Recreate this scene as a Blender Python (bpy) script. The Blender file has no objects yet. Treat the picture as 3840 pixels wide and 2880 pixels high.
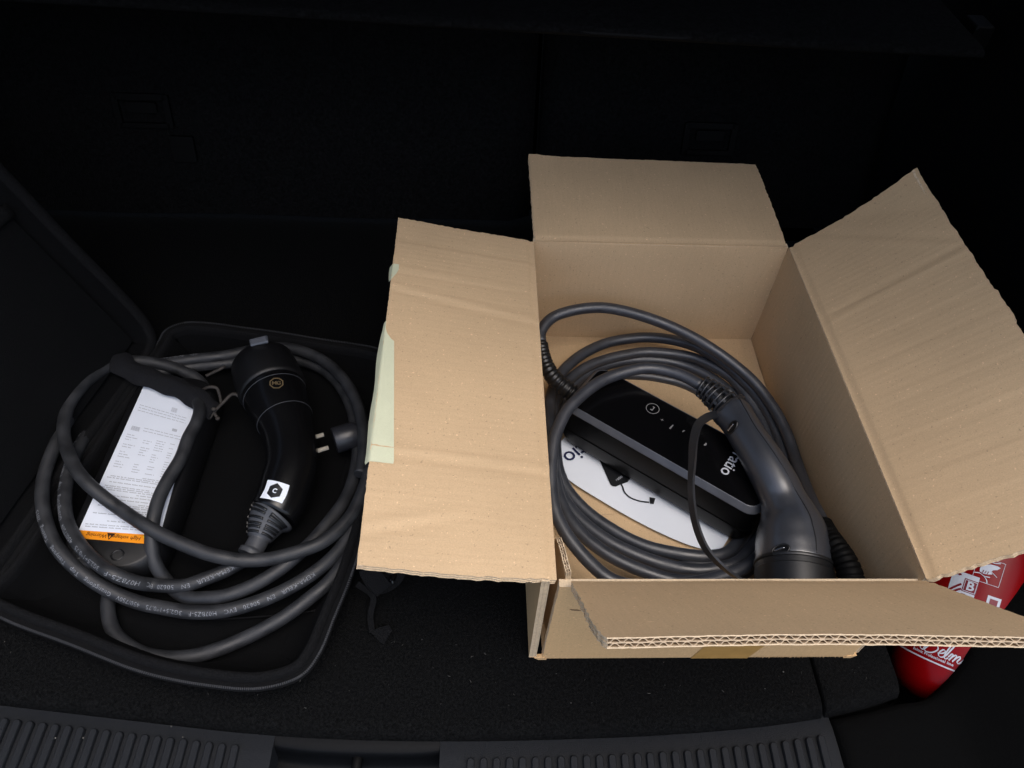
import bpy, math, random
from mathutils import Vector as V, Matrix, noise
random.seed(7)
S = bpy.context.scene
COL = S.collection
R = math.radians

# ------------------------------------------------------------------ camera
cam = bpy.data.cameras.new("camera")
cam.sensor_width = 36.0
cam.lens = 26.70
cam.clip_start, cam.clip_end = 0.02, 200
cam_ob = bpy.data.objects.new("camera", cam)
COL.objects.link(cam_ob)
pt, yw, rl = R(48.9117), R(4.5022), R(4.1070)
fw = V((math.sin(yw) * math.cos(pt), math.cos(yw) * math.cos(pt), -math.sin(pt)))
rt = V((math.cos(yw), -math.sin(yw), 0))
up = rt.cross(fw)
rt, up = rt * math.cos(rl) + up * math.sin(rl), up * math.cos(rl) - rt * math.sin(rl)
m = Matrix((rt, up, -fw)).transposed().to_4x4()
m.translation = V((-0.06808, -0.27389, 0.71117))
cam_ob.matrix_world = m
S.camera = cam_ob
cam.dof.use_dof = False

# ------------------------------------------------------------------ sky, soft daylight, exposure
SUN_EL, SUN_ROT = R(72), R(150)
w = bpy.data.worlds.new("World")
S.world = w
w.use_nodes = True
nt = w.node_tree
sky = nt.nodes.new("ShaderNodeTexSky")
sky.sky_type = 'NISHITA'
sky.sun_disc = False
sky.sun_elevation = SUN_EL
sky.sun_rotation = SUN_ROT
sky.dust_density = 4.0
sky.ozone_density = 0.6
bg = nt.nodes["Background"]
bg.inputs["Strength"].default_value = 0.15
nt.links.new(sky.outputs[0], bg.inputs[0])
sl = bpy.data.lights.new("sun", 'SUN')
sl.energy = 0.55
sl.angle = R(50)
sl.color = (0.94, 0.98, 1.0)
so = bpy.data.objects.new("sun", sl)
COL.objects.link(so)
# the lamp shines along its -Z: point it away from the sun's place in the sky
sd = V((math.sin(SUN_ROT) * math.cos(SUN_EL), math.cos(SUN_ROT) * math.cos(SUN_EL), math.sin(SUN_EL)))
so.rotation_euler = sd.to_track_quat('Z', 'Y').to_euler()
S.view_settings.view_transform = 'Standard'
S.view_settings.look = 'None'
S.view_settings.gamma = 1.0
S.view_settings.exposure = 0.77
S.cycles.use_denoising = True
S.cycles.max_bounces = 8

# ------------------------------------------------------------------ materials
def mat(name, col, rough=0.6, spec=0.5, metal=0.0, var=0.0, vscale=40, bump=0.0, bscale=300, sheen=0.0,
        coat=0.0, rvar=0.0, aniso=None, bdist=0.001):
    M = bpy.data.materials.new(name)
    M.use_nodes = True
    t = M.node_tree
    b = t.nodes["Principled BSDF"]
    b.inputs["Base Color"].default_value = (*col, 1)
    b.inputs["Roughness"].default_value = rough
    b.inputs["Specular IOR Level"].default_value = spec
    b.inputs["Metallic"].default_value = metal
    b.inputs["Coat Weight"].default_value = coat
    b.inputs["Coat Roughness"].default_value = 0.18
    if sheen:
        b.inputs["Sheen Weight"].default_value = sheen
        b.inputs["Sheen Roughness"].default_value = 0.5
    tc = t.nodes.new("ShaderNodeTexCoord")
    mp = t.nodes.new("ShaderNodeMapping")
    t.links.new(tc.outputs["Object"], mp.inputs[0])
    if aniso:
        mp.inputs["Scale"].default_value = aniso
    if var:
        n = t.nodes.new("ShaderNodeTexNoise")
        n.inputs["Scale"].default_value = vscale
        n.inputs["Detail"].default_value = 5
        t.links.new(mp.outputs[0], n.inputs[0])
        r = t.nodes.new("ShaderNodeMapRange")
        r.inputs[1].default_value, r.inputs[2].default_value = 0.3, 0.7
        r.inputs[3].default_value, r.inputs[4].default_value = 1 - var, 1 + var
        t.links.new(n.outputs[0], r.inputs[0])
        mx = t.nodes.new("ShaderNodeMix")
        mx.data_type = 'RGBA'
        mx.blend_type = 'MULTIPLY'
        mx.inputs[0].default_value = 1
        mx.inputs[6].default_value = (*col, 1)
        t.links.new(r.outputs[0], mx.inputs[7])
        t.links.new(mx.outputs[2], b.inputs["Base Color"])
        if rvar:
            r2 = t.nodes.new("ShaderNodeMapRange")
            r2.inputs[1].default_value, r2.inputs[2].default_value = 0.3, 0.7
            r2.inputs[3].default_value, r2.inputs[4].default_value = rough - rvar, rough + rvar
            t.links.new(n.outputs[0], r2.inputs[0])
            t.links.new(r2.outputs[0], b.inputs["Roughness"])
    if bump:
        n2 = t.nodes.new("ShaderNodeTexNoise")
        n2.inputs["Scale"].default_value = bscale
        n2.inputs["Detail"].default_value = 3
        t.links.new(mp.outputs[0], n2.inputs[0])
        bp = t.nodes.new("ShaderNodeBump")
        bp.inputs["Strength"].default_value = bump
        bp.inputs["Distance"].default_value = bdist
        t.links.new(n2.outputs[0], bp.inputs["Height"])
        t.links.new(bp.outputs[0], b.inputs["Normal"])
    return M

def cardboard(name, col, axis):
    """kraft board: fine fibres, faint flute lines that vary along one axis, pale and dark flecks"""
    M = bpy.data.materials.new(name)
    M.use_nodes = True
    t = M.node_tree
    L = t.links.new
    b = t.nodes["Principled BSDF"]
    b.inputs["Roughness"].default_value = 0.82
    b.inputs["Specular IOR Level"].default_value = 0.25
    tc = t.nodes.new("ShaderNodeTexCoord")
    def nz(scale, detail, mapscale=None, rough=0.5):
        mp = t.nodes.new("ShaderNodeMapping")
        L(tc.outputs["Object"], mp.inputs[0])
        if mapscale:
            mp.inputs["Scale"].default_value = mapscale
        n = t.nodes.new("ShaderNodeTexNoise")
        n.inputs["Scale"].default_value = scale
        n.inputs["Detail"].default_value = detail
        n.inputs["Roughness"].default_value = rough
        L(mp.outputs[0], n.inputs[0])
        return n.outputs[0]
    def rng(src, a, bb, c, d):
        r = t.nodes.new("ShaderNodeMapRange")
        for i, v in zip((1, 2, 3, 4), (a, bb, c, d)):
            r.inputs[i].default_value = v
        L(src, r.inputs[0])
        return r.outputs[0]
    def mul(a, bb):
        k = t.nodes.new("ShaderNodeMath")
        k.operation = 'MULTIPLY'
        L(a, k.inputs[0])
        L(bb, k.inputs[1])
        return k.outputs[0]
    streak = (2, 40, 2) if axis == 'y' else (40, 2, 2)
    f1 = rng(nz(14, 3, streak), .3, .7, .975, 1.025)
    f2 = rng(nz(7, 5), .3, .7, .93, 1.07)
    f3 = rng(nz(900, 2), .3, .7, .93, 1.07)
    fd = rng(nz(420, 1), .70, .76, 1.0, .72)
    fl = rng(nz(380, 1, (1, 1, 1.3)), .70, .78, 1.0, 1.35)
    tot = mul(mul(mul(mul(f1, f2), f3), fd), fl)
    mx = t.nodes.new("ShaderNodeMix")
    mx.data_type = 'RGBA'
    mx.blend_type = 'MULTIPLY'
    mx.inputs[0].default_value = 1
    mx.inputs[6].default_value = (*col, 1)
    L(tot, mx.inputs[7])
    L(mx.outputs[2], b.inputs["Base Color"])
    wv = nz(10, 1, (1, 16, 1) if axis == 'y' else (16, 1, 1))
    bp = t.nodes.new("ShaderNodeBump")
    bp.inputs["Strength"].default_value = 0.10
    bp.inputs["Distance"].default_value = 0.0015
    L(wv, bp.inputs["Height"])
    wa = t.nodes.new("ShaderNodeTexWave")
    wa.bands_direction = 'Y' if axis == 'y' else 'X'
    wa.inputs["Scale"].default_value = 42
    wa.inputs["Distortion"].default_value = 1.5
    wa.inputs["Detail Scale"].default_value = .4
    L(tc.outputs["Object"], wa.inputs[0])
    bw = t.nodes.new("ShaderNodeBump")
    bw.inputs["Strength"].default_value = 0.10
    bw.inputs["Distance"].default_value = 0.0006
    L(wa.outputs["Fac"], bw.inputs["Height"])
    L(bp.outputs[0], bw.inputs["Normal"])
    bp = bw
    b2 = t.nodes.new("ShaderNodeBump")
    b2.inputs["Strength"].default_value = 0.15
    b2.inputs["Distance"].default_value = 0.0004
    L(nz(700, 2), b2.inputs["Height"])
    L(bp.outputs[0], b2.inputs["Normal"])
    L(b2.outputs[0], b.inputs["Normal"])
    return M

CB = (0.555, 0.397, 0.234)
M_cby = cardboard("kraft_board", CB, 'y')
M_cbx = cardboard("kraft_board_cross", CB, 'x')
M_cbo = cardboard("kraft_board_outer", (0.60, 0.395, 0.20), 'x')
M_cut = mat("cut_board_edge", (0.62, 0.49, 0.33), 0.9, 0.2, var=.12, vscale=500)
M_flute = mat("flute_paper", (0.50, 0.385, 0.26), 0.9, 0.2, var=.15, vscale=300)
M_shade_ink = mat("flute_shade_and_ink", (0.20, 0.13, 0.075), 0.95, 0.1)  # dark brown painted as shade behind the flutes; also colours the ink mark
M_mask = mat("masking_tape", (0.60, 0.62, 0.44), 0.7, 0.3, var=.05, vscale=30, bump=.3, bscale=500)
M_ptape = mat("parcel_tape", (0.47, 0.27, 0.085), 0.35, 0.5, var=.08, vscale=60)
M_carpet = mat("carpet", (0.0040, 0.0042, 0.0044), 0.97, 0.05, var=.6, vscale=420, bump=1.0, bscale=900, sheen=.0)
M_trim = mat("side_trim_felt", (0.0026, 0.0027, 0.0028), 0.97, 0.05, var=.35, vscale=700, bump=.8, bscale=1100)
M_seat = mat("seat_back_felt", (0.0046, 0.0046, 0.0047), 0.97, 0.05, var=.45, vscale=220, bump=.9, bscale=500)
M_sill = mat("sill_plastic", (0.0080, 0.0095, 0.0120), 0.62, 0.24, var=.2, vscale=1200, bump=.6, bscale=1500)
M_gloss = mat("black_plastic", (0.0025, 0.0025, 0.003), 0.20, 0.5, var=.1, vscale=300, rvar=.015)
M_matte = mat("matte_black_plastic", (0.0040, 0.0042, 0.005), 0.45, 0.4, var=.2, vscale=300, bump=.2, bscale=1500)
M_cab1 = mat("grey_rubber_cable", (0.0180, 0.0193, 0.0220), 0.55, 0.5, var=.35, vscale=60, bump=.2, bscale=900, rvar=.12)
M_cab2 = mat("slate_cable", (0.028, 0.0315, 0.040), 0.44, 0.9, var=.22, vscale=70, bump=.10, bscale=900, rvar=.08)
M_boot = mat("black_rubber", (0.0055, 0.006, 0.0068), 0.38, 0.6, var=.2, vscale=200)
M_gland = mat("grey_gland", (0.045, 0.049, 0.057), 0.5, 0.5, var=.15, vscale=200)
M_strap = mat("strap_rubber", (0.015, 0.0165, 0.020), 0.36, 0.8, var=.15, vscale=150)
M_silver = mat("silver_edge", (0.088, 0.096, 0.113), 0.34, 0.5, metal=.3, var=.1, vscale=80)
M_metal = mat("nickel", (0.72, 0.70, 0.66), 0.18, 0.5, metal=1)
M_zip = mat("zip_metal", (0.075, 0.078, 0.085), 0.4, 0.5, metal=.5)
M_paper = mat("white_paper", (0.74, 0.79, 0.86), 0.55, 0.35, var=.02, vscale=20)
M_label = mat("white_label", (0.70, 0.75, 0.83), 0.5, 0.4, var=.02, vscale=40)
M_orange = mat("orange_print", (0.80, 0.27, 0.010), 0.45, 0.4, var=.03, vscale=100)
M_ink = mat("grey_ink", (0.34, 0.36, 0.40), 0.6, 0.3)
M_inkd = mat("dark_ink", (0.03, 0.012, 0.005), 0.6, 0.3)
M_black = mat("black_ink", (0.006, 0.007, 0.009), 0.5, 0.4)
M_navy = mat("navy_ink", (0.012, 0.016, 0.06), 0.5, 0.4)
M_yellow = mat("yellow_print", (0.85, 0.62, 0.02), 0.5, 0.4)
M_print = mat("pale_print", (0.19, 0.20, 0.22), 0.6, 0.3, var=.6, vscale=900)
M_wprint = mat("white_print", (0.50, 0.53, 0.58), 0.5, 0.4)
M_gprint = mat("grey_print", (0.20, 0.20, 0.20), 0.5, 0.4)
M_gold = mat("gold_emblem", (0.11, 0.080, 0.042), 0.5, 0.4, metal=.2)
M_case = mat("case_fabric", (0.0040, 0.0043, 0.0050), 0.9, 0.15, var=.35, vscale=900, bump=.9, bscale=1200)
M_web = mat("webbing", (0.0046, 0.0048, 0.0054), 0.92, 0.14, var=.6, vscale=700, bump=1, bscale=900)
M_inner = mat("case_lining", (0.0028, 0.0030, 0.0034), 0.95, 0.08, var=.3, vscale=900, bump=.6, bscale=1400)
M_mesh = mat("lid_mesh", (0.0034, 0.0037, 0.0042), 0.92, 0.10, var=.5, vscale=1100, bump=.9, bscale=1300)
M_velcro = mat("velcro", (0.0105, 0.0110, 0.0130), 0.95, 0.12, var=.35, vscale=700, bump=.9, bscale=900)
M_red = mat("red_enamel", (0.19, 0.0010, 0.002), 0.28, 0.18, var=.05, vscale=30)
M_dred = mat("dark_red_print", (0.16, 0.004, 0.01), 0.35, 0.5)
M_lint = mat("lint_fibre", (0.10, 0.095, 0.085), 0.9, 0.1, var=.6, vscale=60)
M_matte2 = mat("satin_black_plastic", (0.026, 0.029, 0.036), 0.36, 1.0, var=.06, vscale=400, bump=.06, bscale=2500, rvar=.012, coat=.6)
M_ink0 = mat("recess_black", (0.002, 0.002, 0.002), 0.4, 0.4)
M_metal2 = mat("screw_steel", (0.75, 0.75, 0.76), 0.25, 0.5, metal=1)
M_side = mat('box_side_plastic', (0.0022, 0.0022, 0.0026), 0.34, 0.12, var=.2, vscale=200)
M_conn = mat('satin_dark_plastic', (0.0032, 0.0033, 0.0038), 0.25, 0.40, var=.08, vscale=300, rvar=.01)
M_pin = mat('plug_pin_metal', (0.62, 0.58, 0.50), 0.35, 0.6, metal=.25)
M_dim = mat('dim_plastic', (0.0019, 0.0019, 0.0020), 0.6, 0.10)
M_recess = mat('recess_plastic', (0.0022, 0.0026, 0.0034), 0.55, 0.10, var=.2, vscale=400)
M_plug = mat('plug_plastic', (0.016, 0.017, 0.021), 0.4, 0.6, var=.15, vscale=300)
M_dry = mat("dry_wire", (0.034, 0.030, 0.027), 0.7, 0.3, var=.4, vscale=200)

def tinted(name, tint):
    M = bpy.data.materials.new(name)
    M.use_nodes = True
    t = M.node_tree
    t.nodes.remove(t.nodes["Principled BSDF"])
    tr = t.nodes.new("ShaderNodeBsdfTransparent")
    tr.inputs[0].default_value = (*tint, 1)
    gl = t.nodes.new("ShaderNodeBsdfGlossy")
    gl.inputs["Roughness"].default_value = .02
    mx = t.nodes.new("ShaderNodeMixShader")
    mx.inputs[0].default_value = .05
    t.links.new(tr.outputs[0], mx.inputs[1])
    t.links.new(gl.outputs[0], mx.inputs[2])
    t.links.new(mx.outputs[0], t.nodes["Material Output"].inputs[0])
    return M
M_tint = tinted("window_glass", (.30, .30, .30))

# ------------------------------------------------------------------ helpers
def spline(pts, step=0.004, closed=False):
    pts = [V(p) for p in pts]
    n = len(pts)
    out = []
    segs = n if closed else n - 1
    for i in range(segs):
        g = (lambda k: pts[k % n]) if closed else (lambda k: pts[min(max(k, 0), n - 1)])
        p0, p1, p2, p3 = g(i - 1), g(i), g(i + 1), g(i + 2)
        d1, d2, d3 = [max((a - b).length, 1e-6) ** .5 for a, b in ((p1, p0), (p2, p1), (p3, p2))]
        m1 = (p2 - p1) if (p1 - p0).length < 1e-6 else ((p1 - p0) / d1 - (p2 - p0) / (d1 + d2) + (p2 - p1) / d2) * d2
        m2 = (p2 - p1) if (p3 - p2).length < 1e-6 else ((p2 - p1) / d2 - (p3 - p1) / (d2 + d3) + (p3 - p2) / d3) * d2
        k = max(1, int((p2 - p1).length / step + .5))
        for j in range(k):
            t = j / k
            t2, t3 = t * t, t * t * t
            out.append(p1 * (2 * t3 - 3 * t2 + 1) + m1 * (t3 - 2 * t2 + t) + p2 * (-2 * t3 + 3 * t2) + m2 * (t3 - t2))
    if not closed:
        out.append(pts[-1].copy())
    return out

def tangents(path, closed=False):
    n = len(path)
    T = []
    for i in range(n):
        a = path[(i - 1) % n] if closed else path[max(i - 1, 0)]
        b = path[(i + 1) % n] if closed else path[min(i + 1, n - 1)]
        T.append((b - a).normalized())
    return T

def curve1(pts, q):
    """smooth value through (x, y) points"""
    n = len(pts)
    for i in range(n - 1):
        if q <= pts[i + 1][0] or i == n - 2:
            (x0, y0), (x1, y1) = pts[i], pts[i + 1]
            d = (y1 - y0) / (x1 - x0)
            m0 = d if i == 0 else (y1 - pts[i - 1][1]) / (x1 - pts[i - 1][0])
            m1 = d if i == n - 2 else (pts[i + 2][1] - y0) / (pts[i + 2][0] - x0)
            t = max(0, min(1, (q - x0) / (x1 - x0)))
            h = x1 - x0
            return (2*t**3 - 3*t*t + 1) * y0 + (t**3 - 2*t*t + t) * h * m0 + (-2*t**3 + 3*t*t) * y1 + (t**3 - t*t) * h * m1

class MB:
    def __init__(s):
        s.v, s.f, s.m, s.s = [], [], [], []
    def face(s, ids, m=0, smooth=True):
        s.f.append(tuple(ids)); s.m.append(m); s.s.append(smooth)
    def add(s, p):
        s.v.append(V(p)); return len(s.v) - 1
    def poly(s, pts, m=0, smooth=False):
        s.face([s.add(p) for p in pts], m, smooth)
    def rings(s, rings, m=0, closed=False, caps=True, smooth=True, wrap=True):
        ids = [[s.add(p) for p in r] for r in rings]
        k = len(rings[0])
        n = len(ids)
        for i in range(n if closed else n - 1):
            a, b = ids[i], ids[(i + 1) % n]
            for j in range(k if wrap else k - 1):
                s.face((a[j], a[(j + 1) % k], b[(j + 1) % k], b[j]), m, smooth)
        if caps and not closed and wrap:
            s.face(list(reversed(ids[0])), m, False)
            s.face(ids[-1], m, False)
        return ids
    def tube(s, path, r, seg=14, m=0, closed=False, flat=1.0, upv=V((0, 0, 1)), caps=True, smooth=True):
        """round (or, with flat < 1, oval) section swept along a path; r is a number or a list"""
        T = tangents(path, closed)
        rr = []
        for i, (p, t) in enumerate(zip(path, T)):
            u = upv - t * upv.dot(t)
            if u.length < 1e-3:
                u = V((0, 1, 0)) - t * t.y
            u.normalize()
            sd = t.cross(u)
            q = r[i] if isinstance(r, (list, tuple)) else r
            rr.append([p + (sd * math.cos(2 * math.pi * j / seg) + u * flat * math.sin(2 * math.pi * j / seg)) * q for j in range(seg)])
        s.rings(rr, m, closed, caps, smooth)
        return s
    def tube_rmf(s, path, r, seg=12, m=0, caps=True):
        """section carried by the shortest turn (for paths that go straight up)"""
        T = tangents(path)
        u = T[0].orthogonal().normalized()
        rr = []
        for i, (p, t) in enumerate(zip(path, T)):
            u = (u - t * u.dot(t)).normalized()
            sd = t.cross(u)
            q = r[i] if isinstance(r, (list, tuple)) else r
            rr.append([p + (u * math.cos(2 * math.pi * j / seg) + sd * math.sin(2 * math.pi * j / seg)) * q for j in range(seg)])
        s.rings(rr, m, False, caps)
        return s
    def lathe(s, O, ax, prof, seg=32, m=0, caps=True, smooth=True, ref=V((1, 0, 0))):
        ax = V(ax).normalized()
        u = (ref - ax * ref.dot(ax)).normalized()
        v = ax.cross(u)
        s.rings([[V(O) + ax * h + (u * math.cos(2 * math.pi * j / seg) + v * math.sin(2 * math.pi * j / seg)) * q for j in range(seg)]
                 for q, h in prof], m, False, caps, smooth)
        return s
    def stack(s, fr, levels, m=0, seg=6, caps=True, smooth=False):
        """rounded rectangles piled up: levels of (half_x, half_y, radius, z) in the frame fr(x, y, z)"""
        rr = []
        for hx, hy, r, z in levels:
            ring = []
            for cx, cy, a0 in ((1, 1, 0), (-1, 1, 90), (-1, -1, 180), (1, -1, 270)):
                for j in range(seg + 1):
                    a = R(a0 + 90 * j / seg)
                    ring.append(fr(cx * (hx - r) + r * math.cos(a), cy * (hy - r) + r * math.sin(a), z))
            rr.append(ring)
        s.rings(rr, m, False, caps, smooth)
        return s
    def ribbon(s, path, width, thick, nrm, m=0, smooth=True):
        """flat band along a path; nrm(i, t) gives the face normal"""
        T = tangents(path)
        rr = []
        for i, (p, t) in enumerate(zip(path, T)):
            n = nrm(i, t)
            n = (n - t * n.dot(t)).normalized()
            b = t.cross(n)
            h, k = width / 2, thick / 2
            rr.append([p + b * h + n * k, p + b * h - n * k, p - b * h - n * k, p - b * h + n * k])
        s.rings(rr, m, False, True, smooth and False)
        return s
    def text(s, body, size, fr, m=0, align='CENTER', shear=0.0, space=1.0, bold=0.0):
        cu = bpy.data.curves.new("t", 'FONT')
        cu.body, cu.size, cu.align_x, cu.align_y = body, size, align, 'CENTER'
        cu.shear, cu.space_character, cu.offset = shear, space, bold
        cu.resolution_u = 3
        o = bpy.data.objects.new("t", cu)
        COL.objects.link(o)
        me = bpy.data.meshes.new_from_object(o.evaluated_get(bpy.context.evaluated_depsgraph_get()))
        base = len(s.v)
        for p in me.vertices:
            s.v.append(V(fr(p.co.x, p.co.y)))
        for q in me.polygons:
            s.face([base + i for i in q.vertices], m, False)
        bpy.data.objects.remove(o)
        bpy.data.curves.remove(cu)
        bpy.data.meshes.remove(me)
        return s
    def build(s, name, mats, parent=None, flip=False):
        root = parent
        off = V((0, 0, 0))
        while root is not None:
            off = off + root.location
            root = root.parent
        me = bpy.data.meshes.new(name)
        me.from_pydata([p - off for p in s.v], [], s.f)
        for q in (mats if isinstance(mats, (list, tuple)) else [mats]):
            me.materials.append(q)
        me.polygons.foreach_set("material_index", s.m)
        me.polygons.foreach_set("use_smooth", s.s)
        me.update()
        o = bpy.data.objects.new(name, me)
        COL.objects.link(o)
        o.parent = parent
        return o

def tag(o, label, cat, group=None):
    o["label"], o["category"] = label, cat
    if group:
        o["group"] = group
    return o

def thing(name, loc, label, cat, group=None):
    o = bpy.data.objects.new(name, None)
    o.location = loc
    o.empty_display_size = .05
    COL.objects.link(o)
    return tag(o, label, cat, group)

def struct(o):
    o["kind"] = "structure"
    return o

def smooth_by_angle(o, deg=35):
    me = o.data
    me.polygons.foreach_set("use_smooth", [True] * len(me.polygons))
    me.set_sharp_from_angle(angle=R(deg))
    return o

def nzf(x, y, z=0.0, s=1.0):
    return noise.noise(V((x * s, y * s, z)))

def rbox(mb, fr, hx, hy, z0, z1, r=.003, bev=.0015, m=0, seg=4):
    mb.stack(fr, [(hx - bev, hy - bev, r, z0), (hx, hy, r, z0 + bev), (hx, hy, r, z1 - bev), (hx - bev, hy - bev, r, z1)], m, seg)

def frame(O, X, Y):
    """local frame: X, Y directions in the surface, Z their cross product"""
    O, X, Y = V(O), V(X).normalized(), V(Y)
    Y = (Y - X * Y.dot(X)).normalized()
    Z = X.cross(Y)
    return lambda x, y, z=0.0: O + X * x + Y * y + Z * z

def wrap_print(mb, path, r, s0, body, size, phi, m=0, space=1.0):
    """lettering wrapped round a cable: along the path from arc length s0, letters round the girth at angle phi"""
    L = [0.0]
    for a, b in zip(path, path[1:]):
        L.append(L[-1] + (b - a).length)
    T = tangents(path)
    def fr(x, y):
        q = s0 + x
        i = 0
        while i < len(L) - 2 and L[i + 1] < q:
            i += 1
        k = (q - L[i]) / max(L[i + 1] - L[i], 1e-9)
        p = path[i].lerp(path[i + 1], k)
        t = T[i].lerp(T[i + 1], k).normalized()
        u = (V((0, 0, 1)) - t * t.z).normalized()
        sdv = u.cross(t)
        a = phi + y / r
        return p + (u * math.cos(a) + sdv * math.sin(a)) * (r + .00025)
    mb.text(body, size, fr, m, 'LEFT', space=space)

# ================================================================== the car boot (setting)
def front_y(x):
    pts = [(-.95, .05), (-.75, .0), (-.48, -.033), (-.233, -.0626), (-.073, -.068), (.12, -.0645), (.267, -.052), (.34, -.036), (.40, -.010)]
    for (a, ya), (b, yb) in zip(pts, pts[1:]):
        if x <= b or b == .40:
            k = (x - a) / (b - a)
            k = max(0, min(1.2, k))
            return ya + (yb - ya) * k
def fy(x):
    return sum(front_y(x + d) for d in (-.06, -.03, 0, .03, .06)) / 5

def floor_panel(name, x0, x1, nx, right_roll=False):
    mb = MB()
    prof = [(.006, -.030), (-.0015, -.020), (-.0022, -.011), (.001, -.0045), (.006, -.0012), (.013, 0)]
    ys = [.03, .06, .1, .16, .24, .34, .46, .58, .69]
    rows = []
    for i in range(nx + 1):
        x = x0 + (x1 - x0) * i / nx
        f = fy(x)
        row = [V((x, f + a, z)) for a, z in prof]
        row += [V((x, max(y, f + .02), .0012 * nzf(x, y, 3, 5))) for y in ys]
        rows.append(row)
    # roll the two long sides down into the seams
    def side(x, dx, row, deep):
        out = []
        for q, z in ((.0008, -.0008), (.0016, -.003), (.0018, -deep)):
            out.append([V((x + dx * q, p.y, min(p.z, 0) + z)) for p in row])
        return out
    rows = list(reversed(side(x0, -1, rows[0], .03))) + rows + side(x1, 1, rows[-1], .10 if right_roll else .03)
    mb.rings(rows, 0, False, False, True, wrap=False)
    return mb

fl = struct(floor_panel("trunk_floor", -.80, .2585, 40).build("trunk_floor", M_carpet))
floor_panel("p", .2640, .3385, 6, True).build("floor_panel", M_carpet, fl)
# dark well under the seam
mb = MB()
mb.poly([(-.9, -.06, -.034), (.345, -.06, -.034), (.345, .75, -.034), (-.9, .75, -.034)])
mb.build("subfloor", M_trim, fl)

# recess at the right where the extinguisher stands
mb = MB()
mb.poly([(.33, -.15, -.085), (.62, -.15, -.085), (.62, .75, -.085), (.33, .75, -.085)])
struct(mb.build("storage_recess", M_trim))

# lower right trim beside the sill
mb = MB()
rows = []
for i in range(41):
    x = .2695 + .45 * i / 40
    e = curve1([(.26, -.0575), (.30, -.051), (.34, -.0425), (.365, -.0395), (.385, -.029), (.405, -.010), (.425, .020), (.45, .05), (.50, .09), (.56, .12), (.75, .2)], x)
    z = -.006 + max(0, x - .36) * .06 + max(0, x - .385) * .75
    row = [V((x, e + .004, z - .085)), V((x, e + .0035, z - .012)), V((x, e + .001, z - .003)), V((x, e - .005, z))]
    row += [V((x, e - q, z + .001 * nzf(x, q, 8, 9) - max(0, q - .15) * .4)) for q in (.02, .05, .09, .14, .2, .3)]
    rows.append(row)
rows.insert(0, [p + V((-.001, 0, -.03)) for p in rows[0]])
mb.rings(rows, 0, False, False, True, wrap=False)
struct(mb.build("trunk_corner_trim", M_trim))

# side walls of the boot, and an unseen roof added for shade
def wall_pt(x, sgn, wav, y, z):
    return V((x + sgn * (.02 * math.sin(z * 5 + y * 3) + .012 * nzf(y, z, wav, 4) + .25 * max(0, z - .35)), y, z))
WY0, WY1, WZ0, WZ1 = .20, .86, .42, .84          # quarter window above the belt line
def wall_sheet(x, sgn, wav):
    mb = MB()
    zs = [-.1 + .52 * i / 13 for i in range(14)]
    ys = [-.02 + .90 * j / 24 for j in range(25)]
    mb.rings([[wall_pt(x, sgn, wav, y, z) for y in ys] for z in zs], 0, False, False, True, wrap=False)
    top = [WZ0 + (.95 - WZ0) * i / 10 for i in range(11)]
    for ya, yb in ((-.02, WY0), (WY1, .88)):
        mb.rings([[wall_pt(x, sgn, wav, ya + (yb - ya) * j / 6, z) for j in range(7)] for z in top], 0, False, False, True, wrap=False)
    mb.rings([[wall_pt(x, sgn, wav, WY0 + (WY1 - WY0) * j / 12, z) for j in range(13)] for z in (WZ1, .90, .95)], 0, False, False, True, wrap=False)
    return mb
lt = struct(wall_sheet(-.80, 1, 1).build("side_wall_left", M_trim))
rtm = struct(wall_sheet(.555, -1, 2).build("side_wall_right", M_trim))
for wl_, x_, sg_, wv_ in ((lt, -.80, 1, 1), (rtm, .555, -1, 2)):
    mb = MB()
    mb.rings([[wall_pt(x_ - sg_ * .004, sg_, wv_, WY0 - .01 + (WY1 - WY0 + .02) * j / 12, WZ0 - .01 + (WZ1 - WZ0 + .02) * i / 6) for j in range(13)] for i in range(7)], 0, False, False, True, wrap=False)
    mb.build("quarter_window", M_tint, wl_)
mb = MB()
rbox(mb, frame((.496, .575, .345), (1, 0, 0), (0, 0, 1)), .011, .016, -.02, .012, .003)
mb.build("cover_bracket", M_dim, rtm)
mb = MB()
rbox(mb, frame((-.14, .66, .93), (1, 0, 0), (0, 1, 0)), .85, .56, 0, .03, .05, .01)  # out of view; front edge placed to darken the far end of the boot
struct(mb.build("added_shade_roof", M_trim))

# sill plate with its raised ribs, latch recess and striker
sx0, sx1 = V((-0.2396, -0.0674, -0.0100))[0], V((-0.0931, -0.0690, -0.0100))[0]
def sill_sheet(xa, xb, nx):
    mb = MB()
    rows = []
    for i in range(nx + 1):
        x = xa + (xb - xa) * i / nx
        f = fy(x)
        rows.append([V((x, f + a, z)) for a, z in ((.02, -.016), (-.004, -.0125), (-.013, -.0105), (-.02, -.010), (-.05, -.0098), (-.1, -.010), (-.16, -.013), (-.2, -.02), (-.215, -.05))])
    mb.rings(rows, 0, False, False, True, wrap=False)
    # cut end faces down into the recess
    for q in (0, -1):
        r = rows[q]
        mb.rings([[p.copy() for p in r], [p + V((0, 0, -.045)) for p in r]], 0, False, False, False, wrap=False)
    return mb
sill = MB()
sill.v = []
a = sill_sheet(-.86, sx0, 24)
b = sill_sheet(sx1, .2670, 20)
for q in (a, b):
    base = len(sill.v)
    sill.v += q.v
    for f, mm, s_ in zip(q.f, q.m, q.s):
        sill.face([base + i for i in f], mm, s_)
sill = struct(sill.build("sill_plate", M_sill))
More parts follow.
